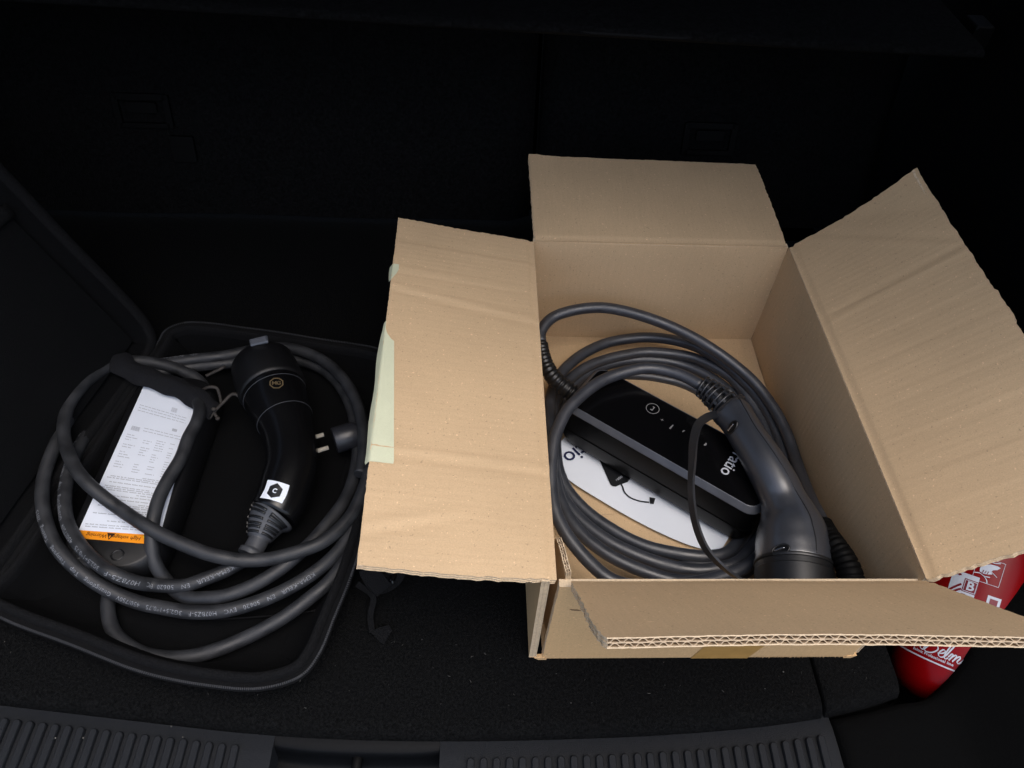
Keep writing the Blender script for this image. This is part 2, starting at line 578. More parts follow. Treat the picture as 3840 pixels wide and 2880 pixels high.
# one rib mesh, shared by all
mb = MB()
n = 8
hw, ln, h = .0033, .085, .0046
def pill(o, z):
    ring = [V((-(hw - o), -ln, z))]
    ring += [V(((hw - o) * math.cos(math.pi - math.pi * j / n), (hw - o) * math.sin(math.pi - math.pi * j / n), z)) for j in range(n + 1)]
    ring += [V(((hw - o), -ln, z))]
    return ring
mb.rings([pill(0, 0), pill(.00005, h * .85), pill(.0007, h)], 0, False, False, True)
top = [mb.add(p) for p in pill(.0007, h)]
mb.face(top, 0, False)
rib0 = mb.build("rib", M_sill)
RIBS = []
x = V((-0.4756, -0.0484, -0.0080))[0] - .0113 * 3
while x < V((-0.2635, -0.0684, -0.0080))[0]:
    RIBS.append(x); x += .01135
x = V((-0.0658, -0.0825, -0.0080))[0]
while x < .262:
    RIBS.append(x); x += .01135
for i, x in enumerate(RIBS):
    o = rib0 if i == 0 else rib0.copy()
    if i:
        COL.objects.link(o)
    o.parent = sill
    o.location = (x, fy(x) + (-.0165 if x < -.15 else -.0205), -.0102)
    o.rotation_euler = (0, 0, R(-1.6))
# recess
mb = MB()
rows = []
for i in range(13):
    x = sx0 - .001 + (sx1 - sx0 + .002) * i / 12
    f = fy(x)
    bow = .0025 * (1 - abs(2 * i / 12 - 1) ** 4)
    rows.append([V((x, f + q, z)) for q, z in ((.02, -.014), (.0005, -.0125), (-.0045, -.0135), (-.0085 - bow, -.0145), (-.0105 - bow, -.0165), (-.0115 - bow, -.022), (-.0135 - bow, -.037),
                                       (-.017 - bow, -.0395), (-.030, -.0405), (-.034, -.0408), (-.0365, -.0435), (-.038, -.055), (-.06, -.06), (-.2, -.062))])
mb.rings(rows, 0, False, False, True, wrap=False)
mb.build("latch_recess", M_recess, sill)
mb = MB()
sc = V((-0.1669, -0.0820, -0.0300))
mb.tube_rmf(spline([(sc[0], sc[1] - .03, -.055), (sc[0], sc[1] - .012, -.028), (sc[0] + .0005, sc[1] + .004, -.0245), (sc[0] + .001, sc[1] + .012, -.034), (sc[0] + .001, sc[1] + .013, -.06)], .003), .0048, 12)
mb.build("striker", M_dim, sill)

# rear seat backs
def seat(x0, x1, label):
    r = thing("rear_seat_back", ((x0 + x1) / 2, .668, 0), label, "seat back", "rear seat backs")
    mb = MB()
    rows = []
    nx, nz_ = 24, 20
    for i in range(nx + 1):
        x = x0 + (x1 - x0) * i / nx
        e = min(x - x0, x1 - x) / .02
        rd = .014 * (1 - min(1, e)) ** 2
        rows.append([V((x, .668 + .27 * z + rd + .004 * nzf(x, z, 5, 6), z)) for z in [.004 + .62 * j / nz_ for j in range(nz_ + 1)]])
    rows = [[p + V((.001, .08, 0)) for p in rows[0]]] + rows + [[p + V((-.001, .08, 0)) for p in rows[-1]]]
    mb.rings(rows, 0, False, False, True, wrap=False)
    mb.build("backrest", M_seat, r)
    return r
sL = seat(-.765, .0150, "wide black felt rear seat back left of the vertical gap")
sR = seat(.0255, .530, "black felt rear seat back right of the gap, behind the cardboard box")
def seat_fr(cx, cz):
    return frame((cx, .668 + .27 * cz - .002, cz), (1, 0, 0), (0, .27, 1))
def latch(root, c, extra):
    fr = seat_fr(c[0], c[2])
    mb = MB()
    for hx, hy, z0, z1, cx, cy in ((.034, .004, 0, .006, 0, .016), (.034, .003, 0, .004, 0, -.022), (.004, .022, 0, .004, -.034, -.003), (.004, .022, 0, .004, .034, -.003)):
        mb.stack(lambda x, y, z, a=cx, bq=cy: fr(x + a, y + bq, -z), [(hx, hy, .002, z0 - .004), (hx, hy, .002, z1), (hx - .001, hy - .001, .002, z1 + .001)], 0, 3)
    b_ = mb.build("latch_bezel", M_dim, root)
    mb = MB()
    mb.stack(lambda x, y, z: fr(x, y + .002, -z), [(.020, .007, .003, -.004), (.020, .007, .003, .002), (.018, .005, .003, .004)], 0, 3)
    mb.build("latch_lever", M_dim, root)
    if extra:
        f2 = seat_fr(extra[0], extra[2])
        mb = MB()
        mb.stack(lambda x, y, z: f2(x, y, -z), [(.016, .018, .003, -.004), (.016, .018, .003, .003), (.014, .016, .003, .005)], 0, 3)
        mb.stack(lambda x, y, z: f2(x, y - .016, -z), [(.016, .003, .002, .004), (.016, .003, .002, .009), (.014, .002, .001, .010)], 0, 3)
        mb.build("anchor_cover", M_dim, root)
latch(sL, (-.525, 0, .150), (-.480, 0, .098))
latch(sR, (.267, 0, .135), None)

# cargo cover above the seat backs
cc = thing("cargo_cover", (-.12, .53, .35), "flat black cargo cover whose front edge crosses the top", "cargo cover")
mb = MB()
rows = []
for i in range(31):
    x = -.72 + 1.19 * i / 30
    y = .5285 - .05 * (x + .007) + .002 * nzf(x, 0, 0, 5)
    rows.append([V((x, y + .40, .353)), V((x, y + .012, .350)), V((x, y + .003, .3505)), V((x, y, .354)), V((x, y + .002, .358)), V((x, y + .01, .3605)), V((x, y + .2, .362)), V((x, y + .42, .364))])
mb.rings(rows, 0, False, False, True, wrap=False)
mb.build("cover_sheet", M_seat, cc)
mb = MB()
mb.tube([V((-.72 + 1.19 * i / 30, .5285 - .05 * (-.72 + 1.19 * i / 30 + .007) + .004, .3535)) for i in range(31)], .0035, 8)
mb.build("edge_piping", M_dim, cc)

# lint on the carpet
mb = MB()
rnd = random.Random(3)
for i in range(170):
    x, y = rnd.uniform(-.5, .33), rnd.uniform(-.05, .02)
    if rnd.random() < .25:
        y = rnd.uniform(-.05, .5)
    if y < fy(x) + .012:
        continue
    a, l = rnd.uniform(0, 6.3), rnd.choice([.0006, .0007, .0009, .0012, .0025])
    d = V((math.cos(a), math.sin(a), 0)) * l / 2
    q = V((-d.y, d.x, 0)).normalized() * rnd.uniform(.00006, .00014)
    c = V((x, y, .0016))
    mb.poly([c - d - q, c + d - q, c + d + q + V((0, 0, .0004)), c - d + q + V((0, 0, .0004))])
for u in (V((0.2292, -0.0145, 0.0020)), V((-0.3270, -0.0580, 0.0020)), V((-0.3149, -0.0669, 0.0020)), V((-0.3988, -0.0667, 0.0020)), V((-0.4221, -0.0665, 0.0020)), V((0.4095, -0.0277, 0.0000))):
    mb.lathe(u, (0, 0, 1), [(.0006, -.0005), (.0008, .0), (.0004, .0008)], 6)
lint = mb.build("lint", M_lint)
lint["kind"] = "stuff"
lint["label"], lint["category"] = "pale specks of lint scattered over the black carpet", "lint"

# ================================================================== cardboard box
W, D, H = .300, .4231, .1610
TB = .0068
box = thing("cardboard_box", (W / 2, D / 2, 0), "open brown cardboard box with four flaps spread, holding a charger", "cardboard box")

def board(name, O, A, B, N, la, lb, t, na=30, nb=20, disp=None, a0=None, a1=None, b1=None, flutes=True, mats=None, jag=.0007, seed=1, parent=None):
    """corrugated sheet: A runs along the hinge, B away from it, N is the visible face; flutes show at the far end"""
    O, A, B, N = V(O), V(A).normalized(), V(B).normalized(), V(N).normalized()
    disp = disp or (lambda a, b: 0)
    a0 = a0 or (lambda b: 0.0)
    a1 = a1 or (lambda b: la)
    b1 = b1 or (lambda a: lb)
    mb = MB()
    rr = random.Random(seed)
    jl = [rr.uniform(-1, 1) * jag for _ in range(nb + 1)]
    jr = [rr.uniform(-1, 1) * jag for _ in range(nb + 1)]
    je = [rr.uniform(-1, 1) * jag * .6 for _ in range(na + 1)]
    def pt_(i, j, off):
        bb = lb * j / nb
        lo, hi = a0(bb) + jl[j], a1(bb) + jr[j]
        a = lo + (hi - lo) * i / na
        b = (b1(a) + je[i]) * j / nb
        return O + A * a + B * b + N * (disp(a, b) - off)
    top = [[pt_(i, j, 0) for j in range(nb + 1)] for i in range(na + 1)]
    bot = [[pt_(i, j, t) for j in range(nb + 1)] for i in range(na + 1)]
    li = .0007
    topu = [[p - N * li for p in r] for r in top]
    botu = [[p + N * li for p in r] for r in bot]
    mb.rings(top, 0, False, False, True, wrap=False)
    mb.rings(list(reversed(bot)), 1, False, False, True, wrap=False)
    # side edges (cut along the flutes): liner, core, liner
    for r, (ru, bu, bt) in ((top[0], (topu[0], botu[0], bot[0])), (top[-1], (topu[-1], botu[-1], bot[-1]))):
        mb.rings([r, ru], 2, False, False, False, wrap=False)
        mid = [(p + q) / 2 for p, q in zip(ru, bu)]
        inn = (sum(mid, V()) / len(mid) - sum([p for c in top for p in c], V()) / ((na + 1) * (nb + 1)))
        dirn = -A if inn.dot(A) > 0 else A
        mb.rings([ru, [p + dirn * .0006 for p in ru], [p + dirn * .0006 - N * ((t - 2 * li) / 2 - .0003) for p in ru], [p - N * ((t - 2 * li) / 2 - .0003) for p in ru],
                  [p - N * ((t - 2 * li) / 2 + .0003) for p in ru], [p + dirn * .0006 for p in [q - N * ((t - 2 * li) / 2 + .0003) for q in ru]], [p + dirn * .0006 for p in bu], bu], 2, False, False, False, wrap=False)
        mb.rings([bu, bt], 2, False, False, False, wrap=False)
    # hinge end
    mb.rings([[c[0] for c in top], [c[0] for c in bot]], 0, False, False, False, wrap=False)
    # far end: two liners and, between them, a recessed backing with shade put into its colour, behind the flutes
    te, be = [c[-1] for c in top], [c[-1] for c in bot]
    if not flutes:
        mb.rings([te, be], 2, False, False, False, wrap=False)
    else:
        dp = .0055
        tu, bu = [p - N * li for p in te], [p + N * li for p in be]
        mb.rings([te, tu, [p - B * dp for p in tu]], 2, False, False, False, wrap=False)
        mb.rings([[p - B * dp for p in bu], bu, be], 2, False, False, False, wrap=False)
        mb.rings([[p - B * dp for p in tu], [p - B * dp for p in bu]], 4, False, False, False, wrap=False)
        # smooth line along the end for the flutes
        def along(s, h):
            q = s * na
            i = min(int(q), na - 1)
            k = q - i
            return te[i].lerp(te[i + 1], k) * (1 - h) + be[i].lerp(be[i + 1], k) * h
        ln = (te[-1] - te[0]).length
        def sheet(fn, th, n):
            f, g = [], []
            rows = [[], [], [], []]
            for i in range(n + 1):
                s = i / n
                h, back = fn(s)
                c = along(s, h)
                rows[0].append(c - B * (back + dp * .9) + N * th)
                rows[1].append(c - B * back + N * th)
                rows[2].append(c - B * back - N * th)
                rows[3].append(c - B * (back + dp * .9) - N * th)
            mb.rings(rows, 3, False, False, False, wrap=False)
        sheet(lambda s: (.5 + .02 * nzf(s * 30, seed, 2), .0004), .0003, na * 3)
        for c, amp, pitch, ph in ((.29, .17, .0078, 0.3), (.71, .17, .0072, 1.1)):
            nw = max(4, int(ln / pitch))
            sheet(lambda s: (c + amp * max(-1, min(1, 1.25 * math.sin(2 * math.pi * s * nw + ph + 1.4 * nzf(s * 9, seed, ph)))) * (1 - .25 * abs(nzf(s * 14, 3, ph))),
                             .0003 + .0007 * max(0, nzf(s * 25, seed, 5 + ph))), .00032, nw * 10)
    return mb.build(name, mats or [M_cby, M_cbo, M_cut, M_flute, M_shade_ink], parent or box)

def crease(a, c, wid, depth):
    x = (a - c) / wid
    return depth * x * math.exp(-x * x) * 2.2
def hinge(b):
    return -.0016 * math.exp(-((b - .003) / .0028) ** 2)

# walls (inner faces at W and D, outer face of the front at y = 0)
def rolled(b, top=H):
    return 0
zup = V((0, 0, 1))
board("wall", (W, D, .004), (0, -1, 0), zup, (-1, 0, 0), D - .003, H - .004 - .0015, TB, 40, 16,
      lambda a, b: .002 * math.sin(math.pi * b / H) * math.sin(math.pi * a / D) - .0012 * max(0, (b - (H - .012)) / .012) ** 2, flutes=False, seed=11, jag=.0003)
board("wall", (-TB + .0015, 0, .004), (0, 1, 0), zup, (1, 0, 0), D, H - .005, TB, 40, 16,
      lambda a, b: -.0006 * math.sin(math.pi * a / D), flutes=False, seed=12, jag=.0003)
M2 = [M_cbx, M_cbo, M_cut, M_flute, M_shade_ink]
board("wall", (0, D, .004), (1, 0, 0), zup, (0, -1, 0), W, H - .0055, TB, 30, 16,
      lambda a, b: .0018 * math.sin(math.pi * a / W) - .0012 * max(0, (b - (H - .014)) / .012) ** 2, flutes=False, mats=M2, seed=13, jag=.0003)
# front wall leans away from the torn corner at its top left
board("wall", (.0, .0 + TB, .001), (1, 0, 0), zup, (0, 1, 0), W, H - .012, TB, 30, 16,
      lambda a, b: .0, a0=lambda b: .0006 + .0028 * (b / H) ** 1.2, flutes=False, mats=M2, seed=14, jag=.0003)
# bottom flaps with their seam
board("bottom_flap", (.0005, .0005, .0065), (1, 0, 0), (0, 1, 0), zup, W - .001, V((0.0876, 0.1530, 0.0065))[1] - .0005, .003, 10, 6, flutes=False, mats=M2, seed=15)
board("bottom_flap", (.0005, D - .0005, .0062), (1, 0, 0), (0, -1, 0), zup, W - .001, D - .0015 - V((0.0876, 0.1530, 0.0065))[1], .003, 10, 6, flutes=False, mats=M2, seed=16)
# torn glue tab of the front wall, inside the left wall
board("glue_tab", (.0125, .0068, .004), (-.14, 1, 0), zup, (1, .14, 0), .040, H - .001, .0045, 12, 10,
      lambda a, b: .0012 * nzf(a * 60, b * 40), b1=lambda a: H - .004 - .012 * (a / .04) ** 2 + .0016 * nzf(a * 300, 1), flutes=True, seed=17, jag=.0012)

# flaps
cl, snl = math.cos(R(10)), math.sin(R(10))
LF = .1555
def d_left(a, b):
    # a from the back (0) to the front
    z = hinge(b)
    z += crease(a - .135 - .02 * (b / LF) * -1, 0, .006, -.0006)
    z += .0003 * crease(a - .04, 0, .004, 1) + .0004 * crease(a - .088, 0, .005, -1) * min(1, b / .05)
    z += crease(a - .318 + .03 * (b - .08), 0, .005, -.0008)
    z += -.0009 * crease(a - .392 + (LF - b) * .25, 0, .006, 1) * max(0, min(1, (b - .06) / .05))
    z += .0005 * nzf(a * 14, b * 9, 1) + .0020 * (b / LF) ** 2 * math.sin(a * 11)
    z += .005 * max(0, 1 - a / .03) * max(0, (b - .09) / LF)
    return z
left_flap = board("flap", (0, D, H), (0, -1, 0), (-cl, 0, snl), (snl, 0, cl), D, LF, TB, 130, 44, d_left,
      a0=lambda b: .0005 + .004 * (1 - b / LF) * 0 , a1=lambda b: D - .0012 + .003 * math.sin(b * 20), flutes=True, seed=21, jag=.0006)
cr_, sr_ = math.cos(R(42)), math.sin(R(42))
def d_right(a, b):
    # a from the front (0) to the back
    z = hinge(b)
    z += crease(a - .300 - .05 * (b - .08), 0, .005, -.0008) * min(1, b / .03)
    for c, d in ((.055, .0007), (.09, -.0008), (.13, .0008), (.17, .0007), (.215, -.0007), (.25, .0006)):
        z += crease(a - c, 0, .004, d * .45) * min(1, b / .04)
    z += .0005 * nzf(a * 11, b * 8, 2)
    k = (a - .385) + (b - .12) * .6
    z += .012 * max(0, k / .05) ** 1.5
    z += -.0005 * crease(a - .40 + (b - .05) * .9, 0, .007, 1)
    return z
right_flap = board("flap", (W, 0, H), (0, 1, 0), (cr_, 0, sr_), (-sr_, 0, cr_), D, .150, TB, 110, 40, d_right,
      a0=lambda b: .0008, a1=lambda b: D - .0015, b1=lambda a: .150 + .0012 * nzf(a * 60, 2) + (.0015 if .20 < a < .24 else 0), flutes=True, seed=22, jag=.0007)
cbk, sbk = math.cos(R(4)), math.sin(R(4))
def d_back(a, b):
    z = hinge(b) + .0005 * nzf(a * 12, b * 10, 3) - .004 * (b / .16) ** 2 * (a / W)
    z += .0022 * max(0, 1 - (a + (.16 - b)) / .04)
    return z
back_flap = board("flap", (0, D, H), (1, 0, 0), (0, cbk, sbk), (0, -sbk, cbk), W, .1595, TB, 70, 40, d_back,
      a0=lambda b: .0008 - .0015 * b / .16, a1=lambda b: W - .002 - .0016 * b / .16 , b1=lambda a: .1595 + .0009 * nzf(a * 60, 5), flutes=True, mats=M2, seed=23, jag=.0006)
cf_, sf_ = math.cos(R(51.5)), math.sin(R(51.5))
def d_front(a, b):
    return hinge(b) * .7 + .0005 * nzf(a * 10, b * 12, 4) + .0016 * math.sin(a * 13) * (b / .157)
front_flap = board("flap", (0, 0, H), (1, 0, 0), (0, -cf_, sf_), (0, sf_, cf_), W, .1555, TB - .0004, 90, 36, d_front,
      a0=lambda b: .0108 - .0022 * min(1, b / .13) + .003 * max(0, (b - .135) / .02), a1=lambda b: W - .001, b1=lambda a: .1555 + .0005 * nzf(a * 50, 7), flutes=True, mats=M2, seed=24, jag=.0008)

# masking tape along the outer edge of the left flap
def lf_pt(a, b, off):
    return V((0, D, H)) + V((0, -1, 0)) * a + V((-cl, 0, snl)) * b + V((snl, 0, cl)) * (d_left(a, min(b, LF)) + off)
def tape_strip(edge, name):
    """edge: rows of (a, inner b, outer b) along the flap"""
    mb = MB()
    rows = []
    for i, (a, b0, b1_) in enumerate(edge):
        row = []
        for j in range(13):
            b = b0 + (b1_ - b0) * j / 12
            over = max(0, b - LF)
            wr = .00025 * nzf(a * 120, b * 120, 4) + .0004 * max(0, nzf(a * 45, b * 60, 9))
            row.append(lf_pt(a, b, .0005 + wr - 2.2 * over))
        rows.append(row)
    mb.rings(rows, 0, False, False, True, wrap=False)
    return mb.build(name, M_mask, box)
tape_strip([(.0795, .1492, .1582), (.0875, .1490, .1585), (.094, .1508, .1582), (.100, .1535, .1578), (.105, .1552, .1574)], "masking_tape")["label"] = "small scrap of pale green masking tape"
tape_strip([(.165, .1553, .1572), (.1746, .1552, .1580), (.1815, .1530, .1588), (.1877, .1488, .1592), (.1902, .1458, .1594)] +
           [(.1902 + .0114 * i, .1458 - .00088 * i, .1594 + .0006 * math.sin(i)) for i in range(1, 12)] +
           [(.3255, .1353, .1590), (.3290, .1356, .1582)], "masking_tape")["label"] = "long strip of pale green masking tape"
# brown parcel tape closing the bottom of the front
mb = MB()
mb.poly([(.143, -.0005, .0), (.198, -.0006, .0), (.206, -.0006, .03), (.150, -.0005, .03)])
mb.build("parcel_tape", M_ptape, box)
# ragged lower front edge and small torn tab
mb = MB()
rnd = random.Random(5)
for i in range(46):
    x = .205 + .087 * i / 46 + rnd.uniform(-.0006, .0006)
    l = rnd.choice([.0006, .0008, .001, .0016])
    mb.poly([(x - .0007, -.0004, .003), (x + .0007, -.0004, .003), (x + rnd.uniform(-.0004, .0004), -.0006, .003 - l * 2)])
for x0, sg in ((.298, 1), (.004, -1)):
    mb.rings([[V((x0 - .007 + .004 * sg, -.0008, .004)), V((x0 + .002 + .004 * sg, -.0008, .005)), V((x0 + .001, -.001, -.0005)), V((x0 - .006, -.001, -.0008))],
              [V((x0 - .007 + .004 * sg, .003, .004)), V((x0 + .002 + .004 * sg, .003, .005)), V((x0 + .001, .003, .0003)), V((x0 - .006, .003, .0003))]], 0, smooth=False)
mb.build("torn_edge", M_cbo, box)["kind"] = "stuff"
# little ink mark on the front
mb = MB()
c = V((0.0066, 0.0042, 0.1050))
for dx, dz, s_ in ((0, 0, .0016), (.003, -.0004, .002), (.0055, -.0012, .0012), (-.002, .001, .0009)):
    mb.poly([V((.0185 + dx + s_ * math.cos(q) * 1.2, -.0004, .108 + dz + s_ * .6 * math.sin(q))) for q in (0, 1, 2, 3, 4, 5.2)])
mb.build("ink_mark", M_shade_ink, box)

# ================================================================== soft zip case with lid
case = thing("soft_case", (-.34, .18, 0), "black zipped soft case lying open with cables coiled inside", "case")
rim_pts = [(-.4225, .4031), (-.335, .3955), (-.255, .381), (-.185, .366), (-.158, .350), (-.147, .318), (-.152, .24), (-.166, .15), (-.180, .0646), (-.190, .025),
           (-.1998, -.0106), (-.212, -.029), (-.2462, -.0403), (-.295, -.0372), (-.3504, -.0258), (-.42, -.001), (-.4849, .0223), (-.512, .037), (-.515, .058), (-.5068, .0766), (-.4928, .139), (-.468, .262), (-.4457, .367), (-.442, .389)]
RIM = spline([V((x, y, 0)) for x, y in rim_pts], .0055, True)
TR = tangents(RIM, True)
ZR = .043
def rim_ring(inset, z, wob=0):
    out = []
    for p, t in zip(RIM, TR):
        nin = V((t.y, -t.x, 0))          # path runs clockwise: inward is to the right
        out.append(p + nin * inset + V((0, 0, z + wob * nzf(p.x, p.y, 1, 9))))
    return out
outer = [rim_ring(i, z, .002) for i, z in ((.034, .001), (.024, .004), (.012, .018), (.004, .031), (.0015, ZR - .006))]
mb = MB(); mb.rings(outer, 0, True and False, False)
mb.build("case_base", M_case, case)
mb = MB()
mb.rings([rim_ring(i, z, .0022) for i, z in ((.0070, ZR - .006), (.0074, ZR - .002), (.0095, ZR + .001), (.012, ZR + .0018), (.0145, ZR + .0008), (.0160, ZR - .004), (.0165, ZR - .010))], 0, False, False)
mb.build("padded_rim", M_web, case)
mb = MB()
mb.rings([rim_ring(i, z, .002) for i, z in ((.0004, ZR - .0075), (.0006, ZR - .0045), (.0024, ZR - .0032), (.0044, ZR - .0035), (.0076, ZR - .0045))], 0, False, False)
mb.build("zip_tape", M_case, case)
mb = MB()
inn = [rim_ring(i, z, .0015) for i, z in ((.0155, ZR - .008), (.024, .022), (.031, .011), (.045, .0075))]
ids = mb.rings(inn, 0, False, False)
mb.face(ids[-1], 0, False)
mb.build("case_lining", M_inner, case)
# zip teeth, one strip
mb = MB()
ring = rim_ring(.0016, ZR - .0034, .002)
n = len(ring)
for i in range(n):
    a, b_ = ring[i], ring[(i + 1) % n]
    for k in (0, .33, .66):
        p = a.lerp(b_, k)
        t = (b_ - a).normalized()
        nrm = V((t.y, -t.x, 0))
        q, r_ = t * .00055, nrm * .0011
        z_ = V((0, 0, .0009))
        mb.rings([[p - q - r_, p + q - r_, p + q + r_, p - q + r_], [p - q * .8 - r_ * .8 + z_, p + q * .8 - r_ * .8 + z_, p + q * .8 + r_ * .8 + z_, p - q * .8 + r_ * .8 + z_]], 0, smooth=False)
o = mb.build("zip_teeth", M_zip, case)
o["kind"] = "stuff"
# faint elastic line across the lining
mb = MB()
mb.tube(spline([V((-0.3880, 0.0527, 0.0120)), V((-0.3277, 0.0363, 0.0120)), V((-0.2674, 0.0370, 0.0130)), V((-0.2117, 0.0429, 0.0140))], .01), .0010, 6)
mb.build("elastic_cord", M_web, case)
# lid, hinged on the left long side and leaning outwards
h0, h1 = V((-.4440, .3700, .040)), V((-.5150, .0330, .040))
eS = (h1 - h0).normalized()
upd = V((-.0847, 0, .1771))
eT = (upd - eS * upd.dot(eS)).normalized()
eN = eS.cross(eT)                        # towards the base when positive
if eN.x < 0:
    eN = -eN
LW, LH = (h1 - h0).length, .36
def lid_path():
    pts = [(0.004, .0), (-.010, .022), (-.0135, .06), (-.012, .16), (-.010, .30), (.002, .345), (.03, LH), (.15, LH + .004), (.30, LH), (LW - .02, .345), (LW - .01, .3), (LW, .16), (LW, .04), (LW - .012, .006), (LW * .5, -.002)]
    return spline([V((s, t, 0)) for s, t in pts], .009, True)
LP = lid_path()
LT = tangents(LP, True)
cen = V((LW / 2, LH / 2, 0))
def lid_ring(inset, d):
    out = []
    for p, t in zip(LP, LT):
        nin = V((-t.y, t.x, 0))
        if nin.dot(cen - p) < 0:
            nin = -nin
        q = p + nin * inset
        out.append(h0 + eS * q.x + eT * q.y + eN * (d + .002 * nzf(q.x, q.y, 4, 12)))
    return out
mb = MB()
ids = mb.rings([lid_ring(i, d) for i, d in ((.05, -.046), (.02, -.040), (.006, -.026), (.0005, -.008), (0, -.002))], 0, False, False)
mb.face(ids[0], 0, False)
lid = mb.build("lid", M_case, case)
mb = MB()
mb.rings([lid_ring(i, d) for i, d in ((0, -.004), (.0005, .0005), (.003, .002), (.008, .0022), (.0115, .0008), (.0125, -.004))], 0, False, False)
mb.build("lid_rim", M_web, lid)
mb = MB()
ids = mb.rings([lid_ring(i, d) for i, d in ((.0115, -.001), (.016, -.012), (.026, -.020), (.05, -.024))], 0, False, False)
mb.face(ids[-1], 0, False)
mb.build("lid_lining", M_inner, lid)
# mesh pocket with an edged top
mb = MB()
rows = []
for i in range(31):
    s_ = .016 + (LW - .03) * i / 30
    row = []
    for j in range(17):
        t_ = .02 + .185 * j / 16
        bulge = .010 * math.sin(math.pi * i / 30) * math.sin(math.pi * min(1, j / 18))
        row.append(h0 + eS * s_ + eT * t_ + eN * (-.012 + bulge + .0012 * nzf(s_, t_, 2, 22)))
    rows.append(row)
mb.rings(rows, 0, False, False, True, wrap=False)
mb.build("mesh_pocket", M_mesh, lid)
mb = MB()
mb.tube([h0 + eS * (.012 + (LW - .02) * i / 30) + eT * (.205 + .004 * math.sin(i * .21)) + eN * (-.0095 + .008 * math.sin(math.pi * i / 30)) for i in range(31)], .0075, 10, flat=.35, upv=eN)
mb.build("pocket_edge", M_web, lid)
# hinge fold
mb = MB()
mb.tube([h0 + (h1 - h0) * (i / 20) + V((.004, 0, -.004)) for i in range(21)], .006, 8)
mb.build("hinge_fold", M_case, case)
# carrying strap and zip puller beside the case
mb = MB()
mb.ribbon(spline([(-.150, .055, .030), V((-0.1660, 0.0710, 0.0400)), V((-0.1572, 0.0616, 0.0300)), V((-0.1479, 0.0665, 0.0240)), V((-0.1399, 0.0722, 0.0300)), V((-0.1412, 0.0759, 0.0400))], .003), .017, .0014, lambda i, t: V((.3, -.5, .9)))
mb.build("carry_strap", M_case, case)
mb = MB()
rbox(mb, frame(V((-0.1420, 0.0708, 0.0300)), V((-0.1385, 0.0781, 0.0300)) - V((-0.1437, 0.0645, 0.0300)) if False else (.35, .9, .1), (-.9, .35, .3)), .008, .0028, -.001, .0025, .0012)
mb.build("strap_buckle", M_gloss, case)
mb = MB()
mb.ribbon(spline([(-.176, .060, .034), V((-0.1618, 0.0550, 0.0160)), V((-0.1637, 0.0398, 0.0080)), V((-0.1608, 0.0245, 0.0050))], .003), .0055, .0016, lambda i, t: V((.2, -.3, 1)))
mb.build("zip_puller", M_case, case)
mb = MB()
mb.rings([[V((-0.1621, 0.0246, 0.0048)), V((-0.1576, 0.0283, 0.0048)), V((-0.1456, 0.0320, 0.0045)), V((-0.1422, 0.0267, 0.0040)), V((-0.1490, 0.0136, 0.0030)), V((-0.1522, 0.0154, 0.0030))],
          [V((-0.1619, 0.0239, 0.0065)), V((-0.1574, 0.0275, 0.0065)), V((-0.1455, 0.0313, 0.0062)), V((-0.1420, 0.0260, 0.0056)), V((-0.1489, 0.0129, 0.0046)), V((-0.1520, 0.0147, 0.0046))]], 0, smooth=False)
mb.build("puller_tab", M_case, case)

# ================================================================== the charger in the soft case
chg = thing("portable_charger", (-.33, .18, .008), "portable car charger with grey printed cable and white labelled box in the soft case", "charger")
RC = .0066
cable_a = spline([(-0.2853, 0.0859, 0.0340), (-0.2903, 0.0820, 0.0340), (-0.3025, 0.0742, 0.0330), (-0.3191, 0.0667, 0.0320), (-0.3363, 0.0609, 0.0300), (-0.3506, 0.0607, 0.0290), (-0.3693, 0.0622, 0.0280), (-0.3815, 0.0588, 0.0420), (-0.3957, 0.0606, 0.0535), (-0.4118, 0.0704, 0.0535), (-0.4294, 0.0843, 0.0535), (-0.4456, 0.1007, 0.0535), (-0.4580, 0.1177, 0.0510), (-0.4652, 0.1333, 0.0520), (-0.4712, 0.1506, 0.0510), (-0.4756, 0.1686, 0.0500), (-0.4804, 0.2041, 0.0454), (-0.4795, 0.2365, 0.0397), (-0.4763, 0.2634, 0.0344), (-0.4687, 0.2839, 0.0328), (-0.4585, 0.3055, 0.0320), (-0.4397, 0.3227, 0.0330), (-0.4164, 0.3334, 0.0320), (-0.3867, 0.3409, 0.0300), (-0.3563, 0.3478, 0.0280), (-0.3265, 0.3589, 0.0240), (-0.2827, 0.3593, 0.0220), (-0.2471, 0.3433, 0.0220), (-0.2180, 0.3072, 0.0220), (-0.2000, 0.2577, 0.0240), (-0.1930, 0.2147, 0.0260), (-0.1942, 0.1760, 0.0300), (-0.1994, 0.1506, 0.0340), (-0.2129, 0.1228, 0.0360), (-0.2241, 0.1034, 0.0370), (-0.2359, 0.0888, 0.0370), (-0.2478, 0.0765, 0.0360), (-0.2638, 0.0640, 0.0350), (-0.2806, 0.0551, 0.0330), (-0.2976, 0.0496, 0.0310), (-0.3159, 0.0488, 0.0280), (-0.3355, 0.0516, 0.0240), (-0.3578, 0.0678, 0.0180), (-0.3693, 0.0809, 0.0360), (-0.3725, 0.0931, 0.0460), (-0.3736, 0.1056, 0.0540), (-0.3742, 0.1192, 0.0580), (-0.3738, 0.1398, 0.0600), (-0.3705, 0.1627, 0.0600), (-0.3652, 0.1862, 0.0600), (-0.3641, 0.2134, 0.0600), (-0.3612, 0.2336, 0.0590), (-0.3643, 0.2557, 0.0560), (-0.3792, 0.2776, 0.0500), (-0.4023, 0.2998, 0.0420)], .0035)
